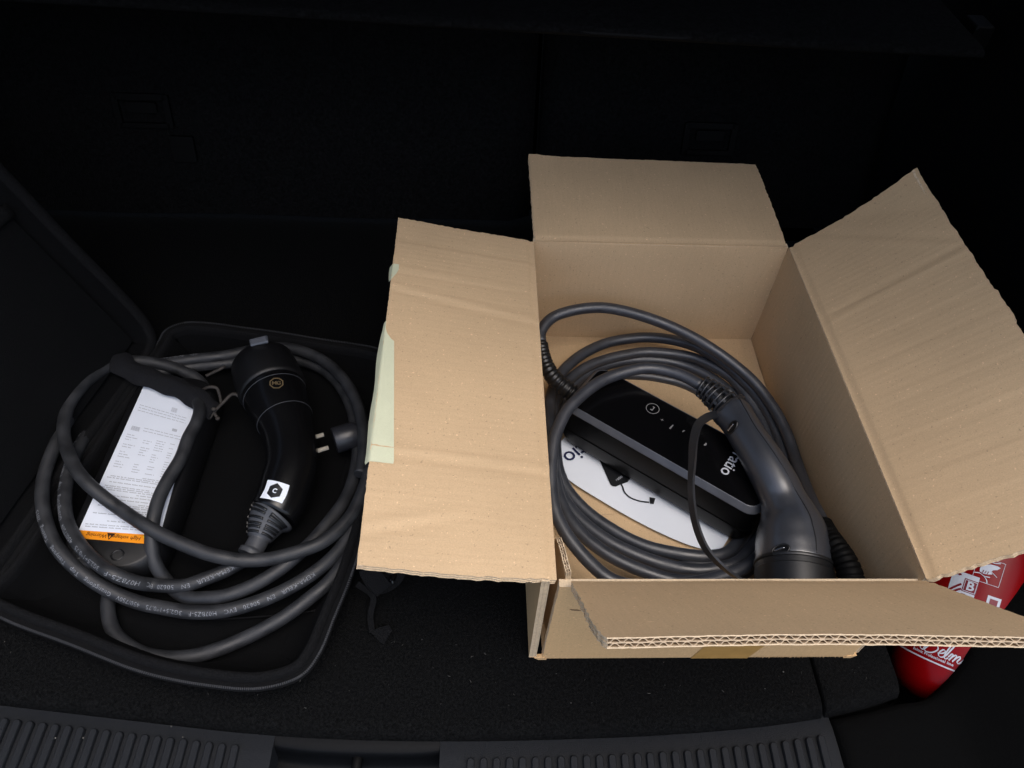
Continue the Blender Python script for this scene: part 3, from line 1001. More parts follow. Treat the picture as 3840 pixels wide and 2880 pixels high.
cable_b = spline([(-0.1743, 0.1857, 0.0460), (-0.1791, 0.1570, 0.0460), (-0.1846, 0.1378, 0.0450), (-0.1885, 0.1276, 0.0450), (-0.2005, 0.1097, 0.0450), (-0.2126, 0.0974, 0.0460), (-0.2299, 0.0889, 0.0460), (-0.2471, 0.0830, 0.0460), (-0.2650, 0.0801, 0.0440), (-0.2855, 0.0778, 0.0475), (-0.2985, 0.0772, 0.0530), (-0.3166, 0.0810, 0.0550), (-0.3410, 0.0895, 0.0580), (-0.3606, 0.0977, 0.0600), (-0.3753, 0.1049, 0.0620), (-0.3917, 0.1150, 0.0620), (-0.4084, 0.1257, 0.0621), (-0.4234, 0.1347, 0.0667), (-0.4385, 0.1450, 0.0719), (-0.4561, 0.1619, 0.0718), (-0.4696, 0.1796, 0.0700), (-0.4822, 0.1993, 0.0680), (-0.4898, 0.2171, 0.0680), (-0.4951, 0.2441, 0.0680), (-0.4932, 0.2641, 0.0679), (-0.4889, 0.2868, 0.0642), (-0.4823, 0.3094, 0.0565), (-0.4736, 0.3253, 0.0501), (-0.4541, 0.3324, 0.0460), (-0.4289, 0.3314, 0.0420), (-0.4045, 0.3246, 0.0380), (-0.3846, 0.3141, 0.0340), (-0.3722, 0.2997, 0.0280)], .0035)
cable_c = spline([(-0.1710, 0.1968, 0.0300), (-0.1736, 0.1650, 0.0320), (-0.1796, 0.1413, 0.0340), (-0.1840, 0.1234, 0.0360), (-0.1915, 0.1051, 0.0360), (-0.1992, 0.0911, 0.0360), (-0.2111, 0.0767, 0.0360), (-0.2276, 0.0631, 0.0350), (-0.2441, 0.0529, 0.0340), (-0.2606, 0.0449, 0.0330), (-0.2778, 0.0395, 0.0310), (-0.2947, 0.0354, 0.0300), (-0.3125, 0.0346, 0.0280), (-0.3308, 0.0358, 0.0270), (-0.3550, 0.0404, 0.0260), (-0.3736, 0.0443, 0.0260), (-0.3923, 0.0502, 0.0277), (-0.4105, 0.0572, 0.0330), (-0.4282, 0.0663, 0.0405), (-0.4431, 0.0765, 0.0456), (-0.4575, 0.0895, 0.0497), (-0.4686, 0.1035, 0.0520), (-0.4793, 0.1212, 0.0540), (-0.4882, 0.1417, 0.0560), (-0.4942, 0.1638, 0.0570), (-0.4963, 0.1867, 0.0580), (-0.4973, 0.2098, 0.0577), (-0.4982, 0.2403, 0.0539), (-0.4973, 0.2746, 0.0459), (-0.4916, 0.3029, 0.0384), (-0.4798, 0.3250, 0.0328), (-0.4533, 0.3346, 0.0340), (-0.4212, 0.3382, 0.0380), (-0.3909, 0.3447, 0.0380), (-0.3608, 0.3524, 0.0360), (-0.3311, 0.3647, 0.0340), (-0.3044, 0.3691, 0.0340), (-0.2811, 0.3639, 0.0360), (-0.2641, 0.3554, 0.0380), (-0.2444, 0.3419, 0.0400), (-0.2253, 0.3213, 0.0420), (-0.2103, 0.2998, 0.0440), (-0.1987, 0.2757, 0.0450), (-0.1909, 0.2513, 0.0450), (-0.1858, 0.2258, 0.0450), (-0.1832, 0.2012, 0.0450), (-0.1846, 0.1776, 0.0450)], .0035)
cable_d = spline([(-0.4090, 0.0722, 0.0160), (-0.4108, 0.0598, 0.0170), (-0.4093, 0.0490, 0.0180), (-0.4028, 0.0326, 0.0180), (-0.3931, 0.0189, 0.0180), (-0.3773, 0.0070, 0.0180), (-0.3585, -0.0010, 0.0180), (-0.3384, -0.0038, 0.0180), (-0.3191, -0.0031, 0.0190), (-0.3002, 0.0015, 0.0200), (-0.2821, 0.0087, 0.0210), (-0.2637, 0.0174, 0.0230), (-0.2450, 0.0276, 0.0260), (-0.2312, 0.0375, 0.0280), (-0.2193, 0.0476, 0.0300), (-0.2081, 0.0571, 0.0320), (-0.1995, 0.0684, 0.0320), (-0.1916, 0.0830, 0.0320), (-0.1844, 0.1022, 0.0320), (-0.1794, 0.1269, 0.0300), (-0.1771, 0.1573, 0.0280), (-0.1777, 0.1889, 0.0240), (-0.1841, 0.2349, 0.0200), (-0.1947, 0.2760, 0.0180)], .0035)
mb = MB()
for c in (cable_a, cable_b, cable_c, cable_d):
    mb.tube(c, RC, 14)
cab = mb.build("cable", M_cab1, chg)
TXT = "KEMA-KEUR   EN   50620   EVC   H07BZ5-F   3G2.5+1*0.75   450/750V   Guangdong   Top   Tianyang   Testing   2015"
for pth, s0, txt, sz, ph in ((cable_a, .012, TXT, .0058, .62), (cable_a, .40, TXT[:44], .0058, .2), (cable_c, .139, TXT, .0056, .62), (cable_c, .575, TXT[:60], .0056, .3)):
    mb = MB()
    wrap_print(mb, pth, RC, s0, txt, sz, ph, space=1.12)
    mb.build("lettering", M_print, cab)
# control box with the white label
fr = frame((-.4068, .190, 0), (1, -.045, 0), (.045, 1, 0))
mb = MB()
mb.stack(fr, [(.044, .118, .030, .009), (.0475, .1225, .034, .014), (.0480, .1230, .034, .030), (.0465, .1215, .033, .040), (.043, .118, .030, .0455), (.041, .116, .028, .0465)], 0, 10)
ctl = smooth_by_angle(mb.build("control_box", M_matte, chg), 40)
for sx in (-.026, .010):
    c = fr(sx, -.106, .0466)
    mb = MB()
    mb.lathe(c, (0, 0, 1), [(.0062, -.0008), (.0062, .0002), (.0052, .0006), (.0046, .0002), (.0040, -.004)], 20)
    mb.build("screw_hole", M_boot, ctl)
lz = .0470
LB = lambda u, v: V((u, v, lz))
TL_, TR_, BL_, BR_ = V((-0.4371, 0.2977, 0.0470)), V((-0.3738, 0.2729, 0.0470)), V((-0.4459, 0.1099, 0.0470)), V((-0.3679, 0.1041, 0.0470))
OL_, OR_ = V((-0.4391, 0.1007, 0.0470)), V((-0.3691, 0.0943, 0.0470))
def lab(x, y, z=0.0):
    """label coordinates: x 0..1 from the left edge, y 0 at the orange end .. 1 at the far end"""
    return (BL_.lerp(BR_, x)).lerp(TL_.lerp(TR_, x), y) + V((0, 0, z))
mb = MB()
mb.rings([[lab(0, 0, -.0006), lab(1, 0, -.0006), lab(1, 1, -.0006), lab(0, 1, -.0006)], [lab(0, 0), lab(1, 0), lab(1, 1), lab(0, 1)]], 0, smooth=False)
label = mb.build("warning_label", M_label, chg)
mb = MB()
mb.poly([OL_, OR_, BR_ + V((0, 0, .00005)), BL_ + V((0, 0, .00005))])
mb.build("orange_band", M_orange, label)
# fine print: rows of short grey strokes, too small to read in the photograph
mb = MB()
rnd = random.Random(11)
wl, hl = (BR_ - BL_).length, (TL_ - BL_).length
def stroke(x, y, wd, ht):
    n = max(2, int(wd / .012))
    for k in range(n):
        xx = x + wd * k / n
        hh = ht * (1.0 if k % 3 else 1.25)
        mb.poly([lab(xx, y, .0002), lab(xx + wd / n * .74, y, .0002), lab(xx + wd / n * .74, y + hh, .0002), lab(xx, y + hh, .0002)])
def row(y, x0, x1, ht):
    x = x0
    while x < x1:
        wd = min(rnd.uniform(.03, .11), x1 - x)
        stroke(x, y, wd, ht)
        x += wd + .016
for y, x0, x1 in ((.022, .06, .92), (.036, .05, .95), (.062, .30, .90), (.083, .45, .86), (.104, .08, .93), (.122, .55, .94), (.134, .35, .94), (.152, .10, .94), (.164, .50, .93), (.176, .62, .90),
                  (.196, .12, .92), (.218, .20, .90), (.236, .55, .88), (.252, .06, .95), (.264, .05, .95), (.276, .08, .70), (.302, .12, .90), (.328, .06, .93), (.340, .10, .94), (.352, .55, .92)):
    row(y, x0, x1, .0050)
for i in range(15):
    y = .385 + .017 * i
    for x0, x1 in ((.08, .28), (.36, .50), (.56, .72), (.78, .92)):
        if rnd.random() < .8:
            row(y, x0, x0 + (x1 - x0) * rnd.uniform(.4, 1), .0042)
for (x, y, a, b_) in ((.10, .66, .14, .030), (.74, .72, .08, .020), (.62, .86, .10, .034)):
    for k in range(5):
        stroke(x, y + b_ * k / 5, a, .0036)
for y in (.67, .69, .80, .82, .84):
    row(y, .30 if y < .75 else .08, .92, .0042)
mb.build("fine_print", M_ink, label)
mb = MB()
bm_ = (OL_ + BL_) / 2
bx = (OR_ - OL_).normalized()
fb = frame((bm_ + (OR_ + BR_) / 2) / 2 + V((0, 0, .0004)), -bx, (0, -1, 0))      # read from the far side: upside down for the camera
mb.text("Warning", .0058, lambda x, y: fb(x + .0215, y, 0), 0, shear=.15)
mb.text("High voltage", .0054, lambda x, y: fb(x - .0075, y, 0), 0, shear=.15)
def tri(c, s_, m):
    mb.poly([fb(c - s_, -s_ * .8, .0001), fb(c + s_, -s_ * .8, .0001), fb(c, s_ * .9, .0001)], m)
tri(.0085, .0042, 0)
tri(-.0265, .0046, 1)
mb.poly([fb(.0085 + a, b_, .0003) for a, b_ in ((-.0004, -.0008), (.0004, -.0008), (.0005, .0018), (-.0005, .0018))], 2)
mb.poly([fb(-.0265 + a, b_, .0003) for a, b_ in ((.0003, .0024), (-.0010, -.0006), (.0, -.0004), (-.0004, -.0026), (.0011, .0006), (.0001, .0004))], 0)
mb.build("band_print", [M_inkd, M_yellow, M_orange], label)

# vehicle connector: capped head, curved neck, ribbed gland
conn_path = spline([(-0.2913, 0.2841, 0.0520), (-0.2801, 0.2608, 0.0520), (-0.2678, 0.2352, 0.0520), (-0.2596, 0.2102, 0.0500), (-0.2553, 0.1848, 0.0480), (-0.2578, 0.1628, 0.0450), (-0.2605, 0.1453, 0.0420), (-0.2662, 0.1314, 0.0400)], .004)
n = len(conn_path)
def prof(i):
    s_ = i / (n - 1)
    pts = [(0, .0345), (.08, .0345), (.2, .032), (.33, .0285), (.45, .0272), (.6, .0268), (.8, .0268), (.93, .0260), (1, .0246)]
    return curve1(pts, s_)
mb = MB()
mb.tube(conn_path, [prof(i) for i in range(n)], 32)
con = mb.build("connector", M_conn, chg)
ca = (conn_path[0] - conn_path[6]).normalized()
mb = MB()
mb.lathe(conn_path[0] - ca * .002, ca, [(.0352, 0), (.0366, .0012), (.0372, .004), (.0368, .030), (.0352, .046), (.031, .052), (.02, .055), (.004, .056)], 40)
smooth_by_angle(mb.build("dust_cap", M_matte, chg), 40)
mb = MB()
cp = conn_path[0] + ca * .050
f5 = frame(V((-0.3074, 0.3255, 0.0900)), (.95, .25, .1), (-.2, .9, .3))
rbox(mb, f5, .010, .0045, -.004, .0015, .0015)
mb.build("cap_tab", M_silver, chg)
T_ = tangents(conn_path)
# seam lines round the body
mb = MB()
for i, q in ((int(n * .28), 1.0), (2, 1.004)):
    p, t, r_ = conn_path[i], T_[i], prof(i)
    u = (V((0, 0, 1)) - t * t.z).normalized()
    sdv = t.cross(u)
    mb.tube([p + (u * math.cos(a) + sdv * math.sin(a)) * r_ * q for a in [2 * math.pi * k / 48 for k in range(48)]], .00035, 6, closed=True)
mb.build("seam", M_gland, con)
# gold emblem on the shoulder
def on_conn(i, a, lift=.0004):
    i = max(0, min(n - 1, i))
    k = int(i)
    p, t = conn_path[k], T_[k]
    u = (V((0, 0, 1)) - t * t.z).normalized()
    return p + (u * math.cos(a) + t.cross(u) * math.sin(a)) * (prof(k) + lift)
from mathutils.geometry import intersect_line_line
def body_frame(i, a):
    p = on_conn(i, a)
    t = (on_conn(i + 3, a) - on_conn(i - 3, a)).normalized()
    s_ = (on_conn(i, a + .05) - on_conn(i, a - .05)).normalized()
    return p, t, s_
p, t, s_ = body_frame(int(n * .13), -.12)
ax_x = V((1, .15, 0))
nn = s_.cross(t)
if nn.z < 0:
    nn = -nn
ax_x = (ax_x - nn * ax_x.dot(nn)).normalized()
ax_y = nn.cross(ax_x)
fe = lambda x, y, z=0: p + ax_x * x + ax_y * y + nn * (.0004 + z)
mb = MB()
oct_ = [(math.cos(R(22.5 + 45 * k)), math.sin(R(22.5 + 45 * k))) for k in range(8)]
for k in range(8):
    a, b_ = oct_[k], oct_[(k + 1) % 8]
    mb.poly([fe(a[0] * .0078, a[1] * .0078), fe(b_[0] * .0078, b_[1] * .0078), fe(b_[0] * .0062, b_[1] * .0062), fe(a[0] * .0062, a[1] * .0062)])
mb.text("MG", .0068, lambda x, y: fe(x, y), 0, bold=.0002, space=.85)
mb.build("emblem", M_gold, con)
# white sticker with a black hexagon
c0, cx_, cy_ = V((-0.2577, 0.1433, 0.0730)), (V((-0.2472, 0.1493, 0.0730)) - V((-0.2657, 0.1538, 0.0730))), (V((-0.2672, 0.1459, 0.0730)) - V((-0.2547, 0.1412, 0.0730)))
i0 = min(range(n), key=lambda k: (conn_path[k] - V((c0.x, c0.y, conn_path[k].z))).length)
p0, t0 = conn_path[i0], T_[i0]
def st(x, y, lift=.0005):
    """x round the body, y along it towards the gland"""
    k = y / .004
    i = max(0, min(n - 2, int(i0 + math.floor(k))))
    fr_ = (i0 + k) - i
    pp = conn_path[i].lerp(conn_path[i + 1], fr_)
    u = (V((0, 0, 1)) - t0 * t0.z).normalized()
    r_ = prof(i) + lift
    a = .02 + x / r_
    return pp + (u * math.cos(a) - t0.cross(u) * math.sin(a)) * r_
mb = MB()
rows = [[st(-.0120 + .024 * i / 12, -.0095 + .019 * j / 6) for j in range(7)] for i in range(13)]
mb.rings(rows, 0, False, False, True, wrap=False)
stick = mb.build("sticker", M_paper, con)
mb = MB()
hexp = [(math.cos(R(30 + 60 * k)) * .0078, math.sin(R(30 + 60 * k)) * .0078) for k in range(6)]
ctr = st(0, 0, .0008)
for k in range(6):
    a, b_ = hexp[k], hexp[(k + 1) % 6]
    mb.poly([st(0, 0, .0009), st(a[0], a[1], .0009), st((a[0] + b_[0]) / 2, (a[1] + b_[1]) / 2, .0009)])
    mb.poly([st(0, 0, .0009), st((a[0] + b_[0]) / 2, (a[1] + b_[1]) / 2, .0009), st(b_[0], b_[1], .0009)])
mb.text("C", .0062, lambda x, y: st(x, -y, .0013), 1, bold=.0002)
mb.build("sticker_print", [M_black, M_paper], con)
# ribbed gland and its tail
g0 = conn_path[-1]
gp = spline([g0, V((-0.2706, 0.1240, 0.0390)), V((-0.2746, 0.1121, 0.0370)), V((-0.2771, 0.1029, 0.0360)), V((-0.2804, 0.0933, 0.0350)), V((-0.2826, 0.0886, 0.0345))], .0015)
k = len(gp)
mb = MB()
def grad(s_):
    if s_ < .04: return .0235
    if s_ < .58:
        return .0235 - .0115 * ((s_ - .04) / .54) ** .9
    if s_ < .9: return .0100
    if s_ < .93: return .0128
    return .0125
mb.tube(gp, [grad(i / (k - 1)) for i in range(k)], 28)
gl = mb.build("gland", M_gland, chg)
mb = MB()
TG = tangents(gp)
for s_ in (.10, .19, .28, .37, .46, .55):
    i = int(s_ * (k - 1))
    p, t = gp[i], TG[i]
    u = (V((0, 0, 1)) - t * t.z).normalized()
    sdv = t.cross(u)
    r_ = grad(i / (k - 1))
    for a0, a1_ in ((-80, -22), (-8, 50), (64, 122)):
        arc = [p + (u * math.cos(R(a0 + (a1_ - a0) * q / 9)) + sdv * math.sin(R(a0 + (a1_ - a0) * q / 9))) * (r_ + .0002) for q in range(10)]
        mb.tube_rmf(arc, .00135, 8)
mb.build("gland_groove", M_boot, gl)

# mains plug with two pins
pl0 = V((-0.2060, 0.2329, 0.0360))
axd = (V((-0.2391, 0.2194, 0.0300)) - V((-0.2130, 0.2304, 0.0300))); axd.z = 0; axd.normalize()
fp = frame(pl0, axd, (-axd.y, axd.x, 0))
mb = MB()
mb.lathe(fp(-.014, 0, 0), axd, [(.008, -.003), (.0125, 0), (.0142, .003), (.0146, .010), (.0146, .0265), (.0138, .0275), (.0120, .0275)], 28)
plug = smooth_by_angle(mb.build("mains_plug", M_plug, chg), 45)
pin0 = None
for sy in (-.0095, .0095):
    mb = MB()
    mb.lathe(fp(.012, sy, .004), axd, [(.0024, .010), (.0024, .0330), (.0016, .0350), (.0004, .0355)], 14)
    mb.build("pin", M_pin, plug)
mb = MB()
for i in range(6):
    mb.lathe(fp(-.020 - .0048 * i, 0, 0), axd, [(.0095 - .0006 * i, 0), (.0112 - .0006 * i, .0008), (.0112 - .0006 * i, .0022), (.0095 - .0006 * i, .003)], 20)
mb.lathe(fp(-.05, 0, 0), axd, [(.0065, 0), (.0092, .036)], 16)
mb.build("plug_boot", M_boot, plug)

# velcro strap round the bundle, bent wire by it, white card by the flap
vs = spline([(-0.4738, 0.3272, 0.0620), (-0.4625, 0.3142, 0.0640), (-0.4464, 0.3058, 0.0620), (-0.4234, 0.2958, 0.0620), (-0.4008, 0.2866, 0.0620), (-0.3807, 0.2762, 0.0620), (-0.3613, 0.2639, 0.0580), (-0.3512, 0.2588, 0.0500)], .004)
k = len(vs)
rows = []
T2 = tangents(vs)
for i in range(k):
    s_ = i / (k - 1)
    wd = .0135 + .0012 * math.sin(i * .7) - .002 * s_
    t = T2[i]
    b_ = V((-t.y, t.x, 0)).normalized()
    row = []
    for j in range(9):
        q = -1 + 2 * j / 8
        row.append(vs[i] + b_ * q * wd + V((0, 0, -.006 * q * q + .0012 * nzf(i * .3, q * 2))))
    rows.append(row)
mb = MB()
mb.rings(rows, 0, False, False, True, wrap=False)
mb.rings([[p - V((0, 0, .0014)) for p in r] for r in reversed(rows)], 0, False, False, True, wrap=False)
for r in (rows[0], rows[-1], [r[0] for r in rows], [r[-1] for r in rows]):
    mb.rings([r, [p - V((0, 0, .0014)) for p in r]], 0, False, False, False, wrap=False)
tag(mb.build("velcro_strap", M_velcro), "black fuzzy hook strap wrapped across the bundled cables above the white label", "strap")
mb = MB()
for pts in ([(-0.3698, 0.2866, 0.0500), (-0.3609, 0.2857, 0.0560), (-0.3526, 0.2844, 0.0560), (-0.3500, 0.2801, 0.0500), (-0.3484, 0.2734, 0.0420)], [(-0.3573, 0.2531, 0.0400), (-0.3498, 0.2592, 0.0480), (-0.3418, 0.2679, 0.0520), (-0.3339, 0.2777, 0.0540), (-0.3274, 0.2761, 0.0520), (-0.3243, 0.2721, 0.0440), (-0.3191, 0.2727, 0.0400)],
            [(-0.3570, 0.2646, 0.0460), (-0.3498, 0.2552, 0.0440), (-0.3477, 0.2523, 0.0420)], [(-0.3720, 0.3091, 0.0480), (-0.3601, 0.3160, 0.0500), (-0.3531, 0.3219, 0.0500)]):
    sp = spline(pts, .003)
    mb.tube_rmf(sp, [.0018 + .0004 * nzf(i, 2) for i in range(len(sp))], 8)
for u in (V((-0.3191, 0.2727, 0.0400)), V((-0.3473, 0.2515, 0.0430)), V((-0.3504, 0.2572, 0.0520))):
    mb.lathe(u - V((0, 0, .002)), (0, 0, 1), [(.0008, 0), (.0026, .0012), (.0026, .003), (.0008, .0042)], 8)
tag(mb.build("twist_tie", M_dry), "bent brownish twist tie sticking out beside the black hook strap", "twist tie")
mb = MB()
a_, b_, c_, d_ = V((-0.1802, 0.1507, 0.0420)), V((-0.1709, 0.1483, 0.0440)), V((-0.1672, 0.1697, 0.0440)), V((-0.1781, 0.1731, 0.0440))
mb.rings([[a_, b_, c_, d_], [q + V((0, 0, .0006)) for q in (a_, b_, c_, d_)]], 0, smooth=False)
tag(mb.build("paper_card", M_paper), "small white paper corner peeking out beside the left box flap", "card")

# ================================================================== leaflet lying in the box
LZ = .0125
mb = MB()
lo = spline([(0.0235, 0.2321, 0.0135), (0.0273, 0.2158, 0.0130), (0.0360, 0.1982, 0.0125), (0.0731, 0.1673, 0.0125), (0.1192, 0.1354, 0.0125), (0.1555, 0.1157, 0.0125), (0.1739, 0.1093, 0.0125), (0.1903, 0.1053, 0.0140)], .006)
k = len(lo)
rows = []
for i, q in enumerate(lo):
    s_ = i / (k - 1)
    row = []
    for j in range(9):
        d = .060 * j / 8
        lift = .010 * max(0, (s_ - .86) / .14) ** 2 * (j / 8)
        row.append(q + V((.60, .80, 0)) * d + V((0, 0, lift)))
    rows.append(row)
mb.rings(rows, 0, False, False, True, wrap=False)
mb.rings([[p - V((0, 0, .0006)) for p in r] for r in reversed(rows)], 0, False, False, True, wrap=False)
for r in (rows[0], rows[-1], [q[0] for q in rows], [q[-1] for q in rows]):
    mb.rings([r, [p - V((0, 0, .0006)) for p in r]], 0, False, False, False, wrap=False)
leaf = tag(mb.build("leaflet", M_paper), "white leaflet with a printed charger picture under the black control box", "leaflet")
mb = MB()
fo = frame(V((0.0424, 0.2235, 0.0140)), (-.80, -.60, 0), (.60, -.80, 0))
mb.text("tio", .0265, lambda x, y: fo(x + .0062, y, 0), 0, 'RIGHT', bold=.0002)
mb.text("ra", .0265, lambda x, y: fo(x - .0255, y, 0), 0, 'RIGHT', bold=.0002)
mb.build("leaflet_name", M_navy, leaf)
mb = MB()
mb.poly(list(reversed([(0.0737, 0.2259, 0.0138), (0.0765, 0.2176, 0.0138), (0.0846, 0.1876, 0.0138), (0.0866, 0.1855, 0.0138), (0.0901, 0.1849, 0.0138), (0.0953, 0.1874, 0.0138), (0.1042, 0.1911, 0.0138), (0.1073, 0.1948, 0.0138), (0.1064, 0.2003, 0.0138), (0.0998, 0.2140, 0.0138), (0.0926, 0.2293, 0.0138)])))
cb_ = spline([(0.0962, 0.1886, 0.0138), (0.0978, 0.1844, 0.0138), (0.0986, 0.1790, 0.0138), (0.1038, 0.1715, 0.0138), (0.1138, 0.1666, 0.0138), (0.1243, 0.1649, 0.0138)], .002)
mb.ribbon(cb_, .0016, .0001, lambda i, t: zup)
mb.poly(list(reversed([(0.1257, 0.1714, 0.0139), (0.1250, 0.1631, 0.0139), (0.1290, 0.1626, 0.0139), (0.1321, 0.1702, 0.0139)])))
for q in ([[1405,1070,.0139],[1405,1075,.0139],[1407,1075,.0139],[1407,1070,.0139]], ):
    pass
mb.build("leaflet_picture", M_black, leaf)
mb = MB()
fo2 = frame(V((0.0949, 0.1957, 0.0142)), (.8, .6, 0), (-.6, .8, 0))
mb.text("ratio", .0050, lambda x, y: fo2(x, y), 0)
mb.build("leaflet_picture_name", M_wprint, leaf)

# ================================================================== the charger in the cardboard box
ch2 = thing("portable_charger", (.15, .2, .01), "portable car charger with slate grey coiled cable and glossy control box in the cardboard box", "charger")
RB = .0066
loops = []
A_ = spline([(0.0107, 0.3400, 0.0790), (0.0099, 0.3506, 0.0820), (0.0151, 0.3613, 0.0860), (0.0252, 0.3717, 0.0890), (0.0419, 0.3784, 0.0920), (0.0650, 0.3832, 0.0940), (0.0884, 0.3857, 0.0930), (0.1121, 0.3838, 0.0900), (0.1416, 0.3789, 0.0840), (0.1706, 0.3698, 0.0780), (0.1995, 0.3581, 0.0700), (0.2274, 0.3411, 0.0620), (0.2499, 0.3225, 0.0550), (0.2611, 0.3092, 0.0520), (0.2716, 0.2927, 0.0480), (0.2815, 0.2683, 0.0440), (0.2881, 0.2393, 0.0400), (0.2895, 0.2106, 0.0380), (0.2864, 0.1781, 0.0450), (0.2800, 0.1423, 0.0600), (0.2735, 0.1095, 0.0780), (0.2709, 0.0919, 0.0860)], .004)
B_ = spline([(0.0359, 0.3293, 0.0340), (0.0514, 0.3503, 0.0340), (0.0711, 0.3691, 0.0330), (0.0970, 0.3857, 0.0320), (0.1225, 0.3936, 0.0320), (0.1470, 0.3964, 0.0330), (0.1706, 0.3923, 0.0360), (0.1929, 0.3824, 0.0400), (0.2131, 0.3671, 0.0440), (0.2333, 0.3472, 0.0440), (0.2536, 0.3217, 0.0410), (0.2706, 0.2943, 0.0360), (0.2813, 0.2589, 0.0300), (0.2831, 0.2176, 0.0280), (0.2729, 0.1701, 0.0300), (0.2563, 0.1288, 0.0320), (0.2295, 0.0929, 0.0340), (0.1975, 0.0690, 0.0360), (0.1636, 0.0612, 0.0360), (0.1291, 0.0627, 0.0360), (0.1065, 0.0700, 0.0360), (0.0883, 0.0782, 0.0360), (0.0706, 0.0886, 0.0360), (0.0526, 0.1037, 0.0360), (0.0394, 0.1193, 0.0360), (0.0290, 0.1394, 0.0360), (0.0220, 0.1670, 0.0370), (0.0189, 0.2081, 0.0380), (0.0198, 0.2569, 0.0370), (0.0246, 0.2999, 0.0350)], .004, True)
C_ = spline([(0.0484, 0.3292, 0.0260), (0.0700, 0.3499, 0.0260), (0.0955, 0.3636, 0.0260), (0.1209, 0.3719, 0.0260), (0.1456, 0.3772, 0.0260), (0.1698, 0.3756, 0.0270), (0.2043, 0.3659, 0.0300), (0.2251, 0.3512, 0.0320), (0.2452, 0.3317, 0.0320), (0.2566, 0.3114, 0.0300), (0.2699, 0.2791, 0.0260), (0.2747, 0.2447, 0.0220), (0.2723, 0.2073, 0.0200), (0.2621, 0.1676, 0.0200), (0.2422, 0.1291, 0.0220), (0.2168, 0.0998, 0.0260), (0.1980, 0.0847, 0.0280), (0.1674, 0.0776, 0.0280), (0.1478, 0.0781, 0.0280), (0.1292, 0.0824, 0.0280), (0.1106, 0.0888, 0.0280), (0.0921, 0.0975, 0.0280), (0.0739, 0.1082, 0.0280), (0.0509, 0.1283, 0.0280), (0.0343, 0.1496, 0.0290), (0.0254, 0.1716, 0.0300), (0.0213, 0.2038, 0.0310), (0.0220, 0.2491, 0.0300), (0.0304, 0.2952, 0.0280)], .004, True)
D_ = spline([(0.0615, 0.3374, 0.0160), (0.0840, 0.3569, 0.0160), (0.1223, 0.3710, 0.0160), (0.1590, 0.3731, 0.0170), (0.1945, 0.3642, 0.0180), (0.2232, 0.3442, 0.0200), (0.2462, 0.3160, 0.0200), (0.2609, 0.2784, 0.0180), (0.2661, 0.2373, 0.0140), (0.2595, 0.1971, 0.0120), (0.2454, 0.1608, 0.0120), (0.2219, 0.1282, 0.0140), (0.1948, 0.1018, 0.0180), (0.1730, 0.0967, 0.0200), (0.1529, 0.0977, 0.0210), (0.1339, 0.1019, 0.0200), (0.1150, 0.1077, 0.0190), (0.0962, 0.1174, 0.0180), (0.0778, 0.1299, 0.0180), (0.0588, 0.1460, 0.0180), (0.0447, 0.1619, 0.0190), (0.0333, 0.1799, 0.0210), (0.0270, 0.2014, 0.0230), (0.0263, 0.2388, 0.0220), (0.0323, 0.2781, 0.0190), (0.0450, 0.3155, 0.0170)], .004, True)
E2_ = spline([(0.0743, 0.3405, 0.0075), (0.1046, 0.3533, 0.0075), (0.1456, 0.3540, 0.0075), (0.1697, 0.3497, 0.0075), (0.1929, 0.3417, 0.0075), (0.2164, 0.3242, 0.0080), (0.2380, 0.2895, 0.0080), (0.2459, 0.2485, 0.0075), (0.2410, 0.2031, 0.0075), (0.2448, 0.1542, 0.0085), (0.2206, 0.1188, 0.0110), (0.1904, 0.0952, 0.0130), (0.1601, 0.0895, 0.0140), (0.1214, 0.0864, 0.0140), (0.0964, 0.0946, 0.0140), (0.0717, 0.1088, 0.0140), (0.0503, 0.1277, 0.0140), (0.0337, 0.1494, 0.0150), (0.0251, 0.1777, 0.0160), (0.0228, 0.2143, 0.0160), (0.0275, 0.2622, 0.0130), (0.0433, 0.3112, 0.0090)], .004, True)
E_ = spline([(0.1790, 0.2569, 0.1010), (0.1721, 0.2634, 0.1010), (0.1607, 0.2729, 0.1000), (0.1411, 0.2825, 0.0980), (0.1203, 0.2860, 0.0960), (0.0987, 0.2810, 0.0950), (0.0762, 0.2713, 0.0940), (0.0592, 0.2584, 0.0940), (0.0424, 0.2420, 0.0930), (0.0312, 0.2283, 0.0910), (0.0220, 0.2101, 0.0880), (0.0163, 0.1931, 0.0850), (0.0132, 0.1744, 0.0810), (0.0114, 0.1594, 0.0780), (0.0117, 0.1427, 0.0740), (0.0130, 0.1258, 0.0710), (0.0169, 0.1114, 0.0680), (0.0247, 0.0952, 0.0650), (0.0359, 0.0795, 0.0620), (0.0477, 0.0655, 0.0600), (0.0614, 0.0531, 0.0590), (0.0765, 0.0476, 0.0570), (0.1030, 0.0462, 0.0550), (0.1349, 0.0499, 0.0530), (0.1685, 0.0580, 0.0500), (0.1990, 0.0703, 0.0480), (0.2225, 0.0889, 0.0460), (0.2443, 0.1163, 0.0440), (0.2598, 0.1508, 0.0420), (0.2692, 0.1928, 0.0410)], .004)
mb = MB()
for c, cl_ in ((A_, False), (B_, True), (C_, True), (D_, True), (E2_, True), (E_, False)):
    mb.tube(c, RB, 14, closed=cl_)
mb.build("cable", M_cab2, ch2)

